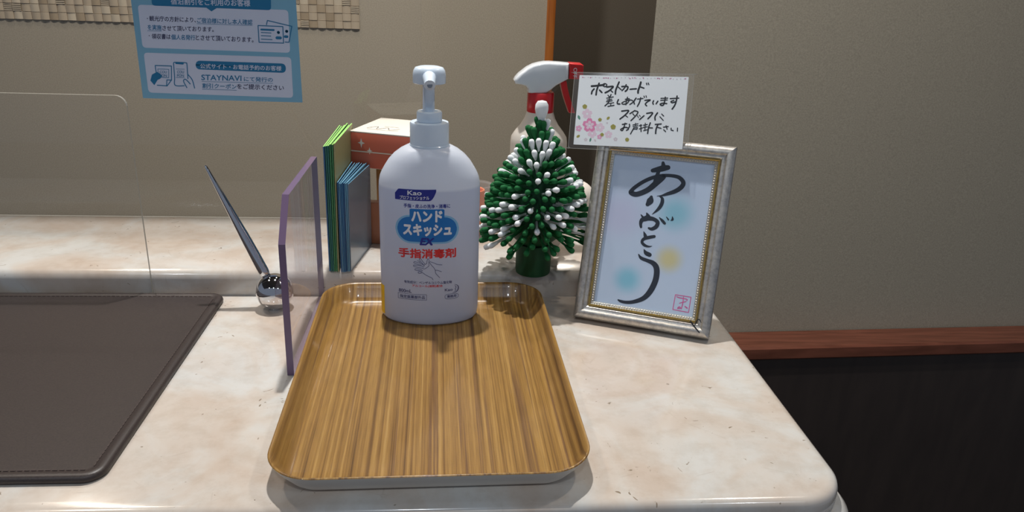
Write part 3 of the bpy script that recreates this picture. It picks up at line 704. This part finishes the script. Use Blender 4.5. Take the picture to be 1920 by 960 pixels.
slab('piston', [(sx(a), sz(b)) for a, b in [(600, 300), (690, 250), (692, 268), (668, 300), (640, 320), (600, 330)]], [(-0.004, 0.0), (0.004, 0.0)], MT['clear'], sp)

# ---------------------------------------------------------------- picture frame
yaw, th = -0.3982, 0.3263
e = Vector((math.cos(yaw), math.sin(yaw), 0)); nb = Vector((-math.sin(yaw), math.cos(yaw), 0)); up = Vector((0, 0, math.cos(th))) + nb * math.sin(th); nn = e.cross(up)
def basis(e, u, n, o): return Matrix(((e.x, u.x, n.x, o.x), (e.y, u.y, n.y, o.y), (e.z, u.z, n.z, o.z), (0, 0, 0, 1)))
FW, FH = 0.1254, 0.1731
fr = empty('picture_frame', 'silver picture frame with brush lettering leaning back on the counter', 'picture frame', mw=basis(e, up, nn, Vector((0.1167, 0.6552, 0.0048))))
prof = [(0.0015, -0.0140), (0.0, -0.0125), (0.0, -0.0020), (0.0010, -0.0002), (0.0026, 0.0010), (0.0050, 0.0016), (0.0072, 0.0010), (0.0085, -0.0008), (0.0098, -0.0012), (0.0112, -0.0010), (0.0126, -0.0024)]
def mitre(name, prof, m, parent, sides=(0, 1, 2, 3), angle=35):
    """one mitred rail for each side"""
    outs = []
    for s in sides:
        v, f = [], []
        for t, z in prof:
            c = [(t, t), (FW - t, t), (FW - t, FH - t), (t, FH - t)]
            a, b = c[s], c[(s + 1) % 4]; v += [(a[0], a[1], z), (b[0], b[1], z)]
        for i in range(len(prof) - 1): f.append([2 * i, 2 * i + 1, 2 * i + 3, 2 * i + 2])
        f.append([2 * i for i in range(len(prof))]); f.append([2 * i + 1 for i in range(len(prof))][::-1])
        f.append([2 * len(prof) - 2, 2 * len(prof) - 1, 1, 0])
        outs.append(mesh(name, v, f, m, parent, angle=angle))
    return outs
mitre('frame_rail', prof, MT['silver'], fr)
mitre('gold_fillet', [(0.0126, -0.0060), (0.0126, -0.0016), (0.0132, -0.0008), (0.0140, -0.0012), (0.0144, -0.0024), (0.0144, -0.0060)], MT['gold'], fr)
mitre('bead_bed', [(0.0144, -0.0062), (0.0144, -0.0032), (0.0170, -0.0038), (0.0172, -0.0062)], MT['bead'], fr)
bv, bf = [], []
def bead(x, y, z, r):
    b = len(bv); rg = [(0, r), (0.75, 0.66), (1.0, 0.1)]
    bv.append((x, y, z + r))
    for q, h in ((0.72, 0.7), (1.0, 0.0)):
        for k in range(6): bv.append((x + r * q * math.cos(PI * k / 3), y + r * q * math.sin(PI * k / 3), z + r * h))
    for k in range(6):
        bf.append([b, b + 1 + k, b + 1 + (k + 1) % 6]); bf.append([b + 1 + k, b + 7 + k, b + 7 + (k + 1) % 6, b + 1 + (k + 1) % 6])
t = 0.0157; sp_ = 0.00235
for s in range(4):
    c = [(t, t), (FW - t, t), (FW - t, FH - t), (t, FH - t)]; a, b = Vector(c[s]), Vector(c[(s + 1) % 4]); n = int((b - a).length / sp_)
    for k in range(n): q = a + (b - a) * k / n; bead(q.x, q.y, -0.0036, 0.00105)
mesh('beading', bv, bf, MT['bead'], fr, smooth=True)['kind'] = 'stuff'
def m_art():
    m = mat('calligraphy_paper', (186, 200, 220), rough=0.6); c = coords(m)
    prev = None
    base = lin((204, 222, 245))
    for x, y, r, col in ((0.0800, 0.1080, 0.0230, (146, 206, 226)), (0.0800, 0.0660, 0.0170, (220, 210, 150)), (0.0450, 0.0420, 0.0180, (134, 204, 228)), (0.0300, 0.1000, 0.03, (206, 212, 240))):
        vm = N(m, 'ShaderNodeVectorMath', operation='DISTANCE'); L(m, c, 0, vm, 0); vm.inputs[1].default_value = (x, y, -0.0062)
        mr = N(m, 'ShaderNodeMapRange', interpolation_type='SMOOTHSTEP'); mr.inputs[1].default_value = r * 0.15; mr.inputs[2].default_value = r; mr.inputs[3].default_value = 0.9; mr.inputs[4].default_value = 0
        L(m, vm, 'Value', mr, 0)
        x_ = mixc(m, (mr, 0), (prev, 2) if prev else base, lin(col)); prev = x_
    L(m, prev, 2, bsdf(m), 'Base Color'); return m
box('artwork_paper', 0.0168, FW - 0.0168, 0.0168, FH - 0.0168, -0.0068, -0.0062, m_art(), fr)
box('backboard', 0.003, FW - 0.003, 0.003, FH - 0.003, -0.0120, -0.0070, MT['black'], fr)
box('glazing', 0.0146, FW - 0.0146, 0.0146, FH - 0.0146, -0.0053, -0.0047, MT['glass'], fr)
hf = homography([(1112, 566), (1300, 594), (1337, 325), (1152, 296)], [(0.01593, 0.01869), (0.10897, 0.01996), (0.10771, 0.15089), (0.01683, 0.15521)])
def fA(x, y, d=0.0):
    a, b = hf(1150 + x / 6, 290 + y / 6); return (a, b, -0.00610 + d)
def fB(x, y, d=0.0):
    a, b = hf(1110 + x / 5.6476, 430 + y / 5.6476); return (a, b, -0.00610 + d)
strokes('brush_lettering', [
    [(438, 212, 44), (500, 200, 62), (560, 186, 68), (612, 178, 54)], [(556, 126, 36), (562, 175, 58)], [(505, 225, 40), (482, 290, 46), (464, 350, 42), (462, 400, 14)],
    [(548, 256, 16), (568, 280, 46), (480, 352, 66), (380, 432, 60), (262, 478, 58), (200, 462, 56), (200, 440, 46), (250, 392, 42), (345, 332, 42), (440, 292, 42), (540, 270, 38), (650, 270, 38), (738, 292, 44), (784, 348, 50), (758, 402, 52), (690, 446, 48), (600, 476, 36), (540, 494, 18), (488, 498, 5)],
    [(424, 508, 34), (412, 550, 76), (382, 592, 46)], [(516, 500, 12), (546, 526, 34), (543, 580, 42), (505, 642, 36), (436, 702, 7)],
    [(308, 708, 10), (332, 740, 30)], [(372, 690, 14), (384, 738, 62), (322, 766, 50), (304, 806, 36), (308, 846, 28)], [(380, 746, 58), (450, 758, 44), (494, 794, 46), (478, 842, 46), (430, 868, 38), (394, 858, 22)],
    [(514, 740, 9), (548, 776, 32), (574, 806, 30)], [(594, 734, 9), (616, 764, 18)], [(660, 732, 10), (662, 762, 26), (642, 772, 7)]], fA, MT['sumi'], fr)
strokes('brush_lettering', [
    [(545, 56, 9), (560, 96, 36), (566, 122, 34)], [(656, 106, 32), (600, 116, 36), (546, 132, 34), (526, 166, 30), (556, 200, 30), (600, 213, 18), (632, 208, 5)],
    [(548, 244, 10), (568, 280, 42), (606, 300, 46)], [(490, 295, 11), (518, 334, 34), (580, 360, 38), (640, 386, 50), (676, 430, 60), (682, 500, 62), (662, 590, 62), (610, 690, 60), (540, 760, 50), (440, 796, 40), (360, 802, 34), (300, 790, 28), (274, 776, 15)]], fB, MT['sumi'], fr)
q = [(880, 722), (1045, 748), (1018, 910), (852, 878)]
strokes('seal_stamp', [[(*q[i], 8), (*q[(i + 1) % 4], 8)] for i in range(4)] + [[(893, 742, 8), (915, 752, 10), (1000, 770, 9), (998, 786, 8)], [(965, 745, 8), (958, 810, 10), (942, 872, 9)], [(922, 812, 8), (990, 795, 9)], [(905, 862, 12), (922, 850, 10), (934, 866, 9), (902, 868, 8)], [(980, 845, 10), (1003, 864, 14)]], fB, MT['pink'], fr, 4)
# chipped corner, hook and easel
strokes('corner_chip', [[(0.1075, 0.0138, 0.0012), (0.1110, 0.0100, 0.0014), (0.1165, 0.0050, 0.0010)], [(0.1118, 0.0108, .0008), (0.1128, 0.0150, .0009), (0.1150, 0.0165, .0009), (0.1168, 0.0140, .0007)]], lambda x, y, d=0: (x, y, 0.00175 + d), MT['black'], fr, 4)
lg = mesh('easel_leg', [(0.045, 0.12, -0.0125), (0.080, 0.12, -0.0125), (0.080, 0.118, -0.0145), (0.045, 0.118, -0.0145), (0.040, 0.014, -0.0465), (0.085, 0.014, -0.0465), (0.085, 0.012, -0.0485), (0.040, 0.012, -0.0485)], [[0, 1, 2, 3], [4, 5, 6, 7], [0, 1, 5, 4], [1, 2, 6, 5], [2, 3, 7, 6], [3, 0, 4, 7]], MT['black'], fr)

# ---------------------------------------------------------------- laminated message card
kc = 1.0195; oc = Vector((0, 0, 0.3112)); cc = oc + (Vector((0.1135, 0.695, 0.1603)) - oc) * kc
yw, t2, ro = -.4085, .3523, .0599
e1 = Vector((math.cos(yw), math.sin(yw), 0)); n1 = Vector((-math.sin(yw), math.cos(yw), 0)); u1 = Vector((0, 0, math.cos(t2))) + n1 * math.sin(t2)
e2 = e1 * math.cos(ro) + u1 * math.sin(ro); u2 = u1 * math.cos(ro) - e1 * math.sin(ro)
cd = empty('message_card', 'laminated handwritten card with pink blossoms fixed to the top of the picture frame', 'sign', mw=basis(e2, u2, e2.cross(u2), cc))
hc = homography([(1073, 272), (1278, 278), (1293, 144), (1089, 142)], [(kc * a, kc * b) for a, b in ((-0.00104, -0.00079), (0.09774, 0.00071), (0.09908, 0.06391), (0.00114, 0.06318))])
cw, ch = 0.0984 * kc, 0.0637 * kc
def rplate(name, x0, x1, y0, y1, r, z0, z1, m, parent):
    pts = rrect(x0, x1, y0, y1, r, 6); return loft(name, [[(x, y, z) for x, y in pts] for z in (z0, z1)], m, parent, angle=30)
rplate('laminate', -0.0048, cw + 0.0045, -0.0038, ch + 0.0026, 0.004, -0.0003, 0.0, MT['lam'], cd)
rplate('card_paper', 0, cw, -0.0002, ch, 0.0004, 0.00002, 0.0001, MT['paper'], cd)
strokes('laminate_rim', [[(*p, 0.0004) for p in (lambda r: r + [r[0]])(rrect(-0.0048, cw + 0.0045, -0.0038, ch + 0.0026, 0.004, 3))]], lambda x, y, d=0: (x, y, 0.00005 + d), mat('film_edge', (150, 148, 140), rough=0.3), cd, 2)
def fC(s, ox, oy, z):
    def g(x, y, d=0.0):
        a, b = hc(ox + x / s, oy + y / s); return (a, b, z + d)
    return g
c12 = fC(12, 1100, 145, 0.00016); d10 = fC(10.665, 1120, 170, 0.00016)
def W_(w, *ss): return [[(*p, w * 1.12) for p in s] for s in ss]
hand1 = W_(40, [(112, 200), (250, 188), (390, 168)]) + W_(24, [(380, 200), (365, 170), (400, 142), (448, 160), (448, 192), (410, 212), (382, 200)]) + W_(34, [(280, 135), (250, 220), (225, 300), (212, 395)]) + W_(32, [(168, 262), (125, 312), (110, 372)], [(292, 290), (342, 342)]) \
    + W_(34, [(455, 218), (582, 205), (586, 228), (510, 300), (418, 348)]) + W_(24, [(540, 292), (585, 335)]) + W_(34, [(730, 108), (690, 200), (655, 290), (646, 376)]) + W_(24, [(705, 215), (775, 277)]) \
    + W_(32, [(792, 208), (900, 205), (930, 222), (910, 280), (870, 315)]) + W_(26, [(890, 165), (860, 230), (795, 300)]) + W_(29, [(978, 270), (1040, 263), (1118, 258)]) + W_(38, [(1220, 110), (1195, 200), (1162, 290), (1156, 352)]) + W_(28, [(1205, 215), (1288, 244)]) + W_(22, [(1345, 132), (1356, 165)], [(1385, 130), (1400, 165)]) \
    + W_(20, [(480, 402), (500, 432)], [(450, 470), (600, 440)], [(515, 440), (505, 550)], [(460, 512), (565, 492)], [(445, 548), (575, 526)]) + W_(24, [(550, 388), (525, 440)], [(500, 550), (460, 600), (412, 642)]) + W_(18, [(490, 590), (610, 570)], [(550, 585), (535, 640)]) + W_(22, [(478, 655), (615, 630)]) \
    + W_(28, [(715, 502), (690, 560), (697, 595), (748, 600)]) + W_(22, [(870, 495), (960, 480)], [(920, 448), (895, 530), (882, 618)], [(962, 515), (905, 590), (822, 605), (792, 578), (850, 545), (960, 510), (1030, 522), (1038, 562), (972, 610)]) \
    + W_(26, [(1112, 468), (1065, 540), (1075, 600)], [(1215, 460), (1190, 560), (1142, 652)]) + W_(20, [(1142, 490), (1268, 475)], [(1290, 422), (1300, 455)], [(1335, 417), (1345, 450)])
hand2 = W_(25, [(952, 195), (1060, 185), (1000, 225), (960, 270), (985, 303)], [(1125, 202), (1110, 240), (1120, 272)], [(1210, 212), (1175, 265)]) + W_(20, [(1272, 155), (1408, 150)], [(1268, 195), (1398, 186)]) + W_(25, [(1360, 132), (1345, 220), (1320, 288), (1278, 294), (1257, 270), (1310, 252), (1388, 260)]) \
    + W_(23, [(1458, 160), (1628, 150)], [(1570, 220), (1500, 242), (1472, 220), (1530, 196)]) + W_(27, [(1595, 108), (1580, 200), (1550, 290), (1497, 368)]) \
    + W_(26, [(488, 410), (620, 396), (602, 440), (530, 510), (452, 568)], [(988, 455), (1100, 441), (1080, 490), (1012, 563)], [(1203, 444), (1155, 520), (1156, 586)]) + W_(18, [(562, 496), (605, 530)], [(710, 460), (742, 500)], [(1287, 467), (1328, 510)], [(1252, 522), (1318, 594)]) + W_(23, [(750, 398), (700, 430), (652, 460)], [(742, 402), (812, 426), (770, 500), (674, 598)], [(933, 502), (890, 540), (844, 578)]) + W_(14, [(800, 500), (825, 540)], [(840, 490), (860, 515)]) \
    + W_(22, [(502, 675), (590, 661)], [(555, 652), (530, 740), (500, 798), (467, 776), (540, 736), (602, 742), (622, 768), (582, 794)], [(640, 672), (645, 712), (618, 760)]) + W_(16, [(712, 685), (815, 662)], [(765, 652), (760, 700)], [(712, 716), (810, 700)], [(725, 746), (800, 736), (790, 775)], [(720, 772), (790, 766)]) + W_(20, [(735, 742), (700, 800), (663, 866)]) \
    + W_(17, [(837, 702), (890, 690)], [(840, 766), (900, 746)], [(922, 692), (1000, 676)], [(960, 652), (952, 780)], [(916, 737), (1000, 721)], [(926, 800), (1000, 780)]) + W_(20, [(870, 682), (875, 818)], [(1037, 742), (1103, 746)]) + W_(24, [(1060, 644), (1025, 740), (1006, 856)]) \
    + W_(22, [(1158, 675), (1278, 666)]) + W_(26, [(1210, 682), (1175, 770), (1166, 856)]) + W_(19, [(1212, 736), (1275, 752)], [(1322, 730), (1418, 716)], [(1375, 702), (1395, 770)], [(1327, 782), (1365, 818)], [(1477, 748), (1477, 785), (1518, 798)], [(1605, 748), (1600, 808)])
strokes('handwriting', hand1, c12, MT['black'], cd, 5)
strokes('handwriting', hand2, d10, MT['black'], cd, 5)
fe, fe2, fe3 = fC(11.29, 1070, 190, 0.00012), fC(11.29, 1070, 190, 0.00014), fC(11.29, 1070, 190, 0.00016)
def petals(cx, cy, r, rot=0, n=5, w=0.62):
    out = []
    for k in range(n):
        a = rot + 2 * PI * k / n; ux, uy = math.cos(a), math.sin(a)
        pts = []
        for j in range(12):
            b = 2 * PI * j / 12; lx = r * (0.58 + 0.42 * math.cos(b)); ly = r * w * 0.62 * math.sin(b)
            if j == 0: lx -= r * 0.1
            pts.append((cx + ux * lx - uy * ly, cy + uy * lx + ux * ly))
        out.append(pts)
    return out
def leaf(cx, cy, l_, w, rot): return [(cx + l_ * math.cos(b) * math.cos(rot) - w * math.sin(b) * (abs(math.sin(b))) ** 0.4 * math.sin(rot), cy + l_ * math.cos(b) * math.sin(rot) + w * math.sin(b) * (abs(math.sin(b))) ** 0.4 * math.cos(rot)) for b in [2 * PI * j / 14 for j in range(14)]]
inks = dict(pale=mat('pale_pink_print', (218, 196, 212), rough=0.6), mid=mat('pink_print', (216, 158, 190), rough=0.6), deep=mat('rose_print', (214, 130, 172), rough=0.6), olive=mat('olive_print', (150, 146, 72), rough=0.6), teal=mat('teal_print', (86, 140, 124), rough=0.6), grey=mat('greyish_print', (200, 192, 200), rough=0.6))
up_ = -PI / 2
for c_, lst, fnn in (('pale', [(350, 265, 115, up_), (620, 555, 105, up_ + .3), (455, 680, 105, up_ + .6), (800, 705, 88, up_)], fe), ('grey', [(950, 805, 48, up_), (320, 812, 40, up_), (772, 460, 24, 0)], fe), ('mid', [(172, 572, 72, up_ + .3), (612, 752, 58, up_ + .2)], fe2), ('deep', [(400, 505, 158, up_)], fe2)):
    for x, y, r, a in lst: poly('printed_blossom', petals(x, y, r, a), fnn, inks[c_], cd)
poly('printed_blossom', petals(400, 505, 100, up_, w=0.5), fe3, inks['pale'], cd)
strokes('blossom_stamens', [[(400 + 34 * math.cos(a), 508 + 28 * math.sin(a), 9), (401 + 34 * math.cos(a), 509 + 28 * math.sin(a), 9)] for a in [k * 0.9 for k in range(7)]], fe3, MT['black'], cd, 3)
for x, y, r in ((300, 112, 54), (620, 390, 42), (900, 542, 60), (665, 706, 42), (1195, 812, 46)): poly('printed_star_flower', petals(x, y, r, up_, w=0.75) + [[(x + r * .42 * math.cos(2 * PI * j / 10), y + r * .42 * math.sin(2 * PI * j / 10)) for j in range(10)]], fe3, inks['olive'], cd)
for x, y, l_, w, a, c_ in ((176, 340, 50, 26, 1.2, 'teal'), (795, 357, 42, 28, -.8, 'olive'), (160, 740, 42, 27, -.6, 'olive'), (418, 815, 44, 20, -1.3, 'teal'), (518, 828, 30, 20, .9, 'grey')): poly('printed_leaf', [leaf(x, y, l_, w, a)], fe3, inks[c_], cd)
bt = fC(5.333, 1050, 120, 0.00014)
strokes('border_dots', [[(x, 138 + 6 * math.sin(x * .3) + (x - 220) * 0.012, 12), (x + 1, 138 + 6 * math.sin(x * .3) + (x - 220) * 0.012, 12)] for x in (228, 305, 440, 460, 482, 566, 700, 725, 748, 832, 975, 995, 1020, 1108, 1255)], bt, inks['deep'], cd, 3)
strokes('border_dots', [[(x, 136 + 4 * math.sin(x) + (x - 220) * 0.012, 8), (x + 1, 136 + 4 * math.sin(x) + (x - 220) * 0.012, 8)] for x in range(245, 1245, 37)], bt, inks['grey'], cd, 3)

# ---------------------------------------------------------------- leaflets, sleeves, boxes and the rest on the ledge
MT['lit_top'] = mat('lit_leaflet_top', (150, 205, 110), rough=0.55); MT['dkgreen'] = mat('green_paper', (60, 130, 84), rough=0.55); MT['olive'] = mat('olive_paper', (158, 156, 110), rough=0.55)  # pale green: light from above painted onto the leaflet tops
def sheet(name, x0, lean, y0, y1, z1, th, mats, label, group, cat, bow=0.0, swing=0.0):
    """upright sheet roughly in the y-z plane, bowed along its height, its far end swung sideways"""
    n = 8; v, f, mi = [], [], []
    for i in range(n + 1):
        t = i / n; z = LZ + 0.0002 + (z1 - LZ) * t; x = x0 + lean * t + bow * math.sin(PI * t)
        for yy, xx in ((y0, x), (y1, x + swing)):
            v.append((xx - th / 2, yy, z)); v.append((xx + th / 2, yy, z))
    for i in range(n):
        a = 4 * i; b = a + 4
        f += [[a, a + 2, b + 2, b], [a + 1, b + 1, b + 3, a + 3], [a, b, b + 1, a + 1], [a + 2, a + 3, b + 3, b + 2]]; mi += [0] * 4
    f += [[0, 1, 3, 2], [4 * n, 4 * n + 2, 4 * n + 3, 4 * n + 1]]; mi += [0, 1]
    o = mesh(name, v, f, mats, None, angle=40, mi=mi); tag(o, label, cat, group); return o
NTH = ['first', 'second', 'third', 'fourth', 'fifth', 'sixth', 'seventh', 'eighth']
fold = [mat('leaflet_%s' % n, c, rough=0.5) for n, c in (('blue', (58, 108, 148)), ('teal', (52, 118, 108)), ('green', (74, 140, 92)), ('olive', (160, 158, 112)))]  # blue and teal: shade and cool cast put into the green sheets' colour
for k in range(6):
    sheet('green_leaflet', -0.1160 + k * 0.0017, 0.0003 * k, 0.7140 + rs.uniform(-.0006, .001), 0.812 + rs.uniform(-.004, .006), 0.1500 + 0.0004 * k + rs.uniform(-.0008, .0008), 0.0012, [fold[(0, 1, 1, 2, 2, 3)[k]], MT['lit_top']],
          'upright green leaflet behind the violet panel, %s of six from the left' % NTH[k], 'green leaflets on the ledge', 'leaflet', swing=0.0015 + 0.0006 * k)
bl = [mat('blue_film_%s' % n, c, rough=0.22, coat=0.4) for n, c in (('deep', (44, 98, 148)), ('mid', (66, 126, 172)), ('light', (112, 168, 198)))]
smoky = mat('smoky_blue_film', (112, 134, 154), rough=0.2, coat=0.4)
for k in range(8):
    sheet('blue_sleeve', -0.1044 + k * 0.00125, 0.0001 * k, 0.7118 + 0.0004 * k + rs.uniform(-.0004, .0004), 0.796 + rs.uniform(-.004, .003), 0.1160 - 0.0002 * k + rs.uniform(-.0012, .0012), 0.0008, [bl[(k * 2 + k // 3) % 3] if k < 7 else smoky, bl[2]],
          'glossy blue plastic sleeve standing beside the green leaflets, %s of eight from the left' % NTH[k], 'blue sleeves on the ledge', 'plastic sleeve', bow=rs.uniform(-.0001, .0001), swing=0.0040 + 0.0012 * k)

MT['orange'] = mat('orange_red_card', (206, 106, 82), rough=0.5); MT['cream'] = mat('cream_card', (222, 216, 204), rough=0.5)
def gift_box(name, label, loc, w, d, h, rot, cm, stars, marks=None, top=True):
    b = empty(name, label, 'gift box', loc, 'souvenir boxes'); b.rotation_euler = (0, 0, math.radians(rot))
    box('carton', 0, w, 0, d, 0, h, cm, b, bev=0.0008)
    if top: box('lid', -0.0002, w + 0.0002, -0.0002, d + 0.0002, h - 0.0004, h + 0.0010, MT['cream'], b, bev=0.0004)
    pl = []
    for x, z, r in stars:
        pl.append([(x + (r if j % 2 == 0 else r * 0.3) * math.sin(PI * j / 4) * (0.8 if j % 4 == 2 else 1), z + (r if j % 2 == 0 else r * 0.3) * math.cos(PI * j / 4)) for j in range(8)])
    poly('printed_star', pl, lambda x, z, d=0: (x, -0.0003 - d, z), MT['cream'], b)
    return b
gb = gift_box('gift_box', 'orange carton with cream lid and white stars raised on the small stand', (-0.1023, 0.800, 0.1098), 0.080, 0.0785, 0.0368, -19.2, MT['orange'], [(0.0125, 0.0260, 0.0052), (0.0215, 0.0185, 0.0040), (0.060, 0.012, 0.004)])
strokes('lid_print', [[(0.010, 0.020, .0008), (0.018, 0.030, .0009), (0.022, 0.018, .0008), (0.030, 0.028, .0009), (0.036, 0.018, .0008), (0.044, 0.026, .0007)], [(0.012, 0.016, .0006), (0.030, 0.014, .0006), (0.046, 0.017, .0006)], [(0.024, 0.034, .0006), (0.040, 0.033, .0006)]], lambda x, y, d=0: (x, y, 0.0380 + d), mat('grey_print', (120, 116, 110), rough=0.5), gb)
bp = [(-0.0008, -0.0008), (0.0808, -0.0008), (0.0808, 0.0793), (-0.0008, 0.0793)]
v, f = [], []
for (px, py), (qx, qy) in zip(bp, [(0.0002 + (0.0796 if i in (1, 2) else 0) - 0.0004, 0.0002 + (0.0781 if i in (2, 3) else 0) - 0.0004) for i in range(4)]):
    v += [(px, py, 0.0165), (px, py, 0.0178)]
for k in range(4): f.append([2 * k, 2 * ((k + 1) % 4), 2 * ((k + 1) % 4) + 1, 2 * k + 1])
mesh('elastic_band', v, f, mat('cream_elastic', (214, 196, 176), rough=0.5), gb)
gift_box('gift_box', 'tan carton with small white stars at the foot of the small stand', (-0.0985, 0.797, LZ + 0.0003), 0.066, 0.012, 0.046, -6, mat('tan_card', (164, 104, 74), rough=0.45, coat=0.3), [(0.006, 0.038, 0.0032), (0.0135, 0.0315, 0.0028), (0.007, 0.026, 0.0026), (0.0145, 0.018, 0.0020)], top=False)
stn = empty('display_stand', 'small tan stand with white top carrying the orange carton', 'stand', (-0.047, 0.8405, LZ)); stn.rotation_euler = (0, 0, math.radians(-19.2))
box('top_plate', -0.030, 0.030, -0.033, 0.030, 0.0773, 0.0842, MT['white'], stn, bev=0.0015)
box('column', -0.027, 0.027, -0.022, 0.026, 0.0002, 0.0773, m_wood('tan_wood', (168, 118, 62), (188, 140, 84), (4, 4, 0.3), 30), stn, bev=0.001)

cu = empty('plastic_cup', 'clear plastic cup on the ledge between the sanitizer and the cotton swab tree', 'cup', (0.0290, 0.832, LZ))
lathe('cup_wall', [(0.0140, 0.0006), (0.0178, 0.0560), (0.0192, 0.0572), (0.0192, 0.0584), (0.0182, 0.0586), (0.0172, 0.0570), (0.0134, 0.0018)], m_clear('cup_plastic', (0.97, 0.97, 0.97), 1.4, 0.12, (0.85, 0.85, 0.85), 0.05), cu, 40)
lathe('cup_base', [(0, 0.0003), (0.0140, 0.0003), (0.0140, 0.0018), (0, 0.0018)], m_clear('cup_base_plastic', (0.95, 0.95, 0.95), 1.4, 0.2, (0.85, 0.85, 0.85), 0.05), cu, 32)
o = lathe('orange_tube', [(0, 0), (0.0105, 0), (0.0112, 0.001), (0.0112, 0.0500), (0.0104, 0.0506), (0.0092, 0.0500), (0.0088, 0.0440), (0, 0.0440)], mat('orange_plastic', (232, 128, 84), rough=0.4), None, 32, loc=(0.0283, 0.832, LZ + 0.0021)); tag(o, 'orange plastic tube standing inside the clear cup', 'tube')
wj = empty('white_container', 'white round-topped container on the ledge between the swab tree and the picture frame', 'container', (0.1468, 0.850, LZ))
lathe('container_body', [(0, 0.0003), (0.0190, 0.0003), (0.0200, 0.0015), (0.0202, 0.034), (0.0200, 0.0380)] + [(0.0200 * math.cos(a), 0.0390 + 0.0200 * math.sin(a)) for a in [PI / 2 * k / 10 for k in range(11)]][:-1] + [(0, 0.0590)], mat('ivory_plastic', (232, 222, 212), rough=0.4), wj, 48, angle=70)
lathe('base_ring', [(0.0198, 0.0002), (0.0206, 0.0004), (0.0206, 0.0040), (0.0200, 0.0044)], MT['white'], wj, 48)
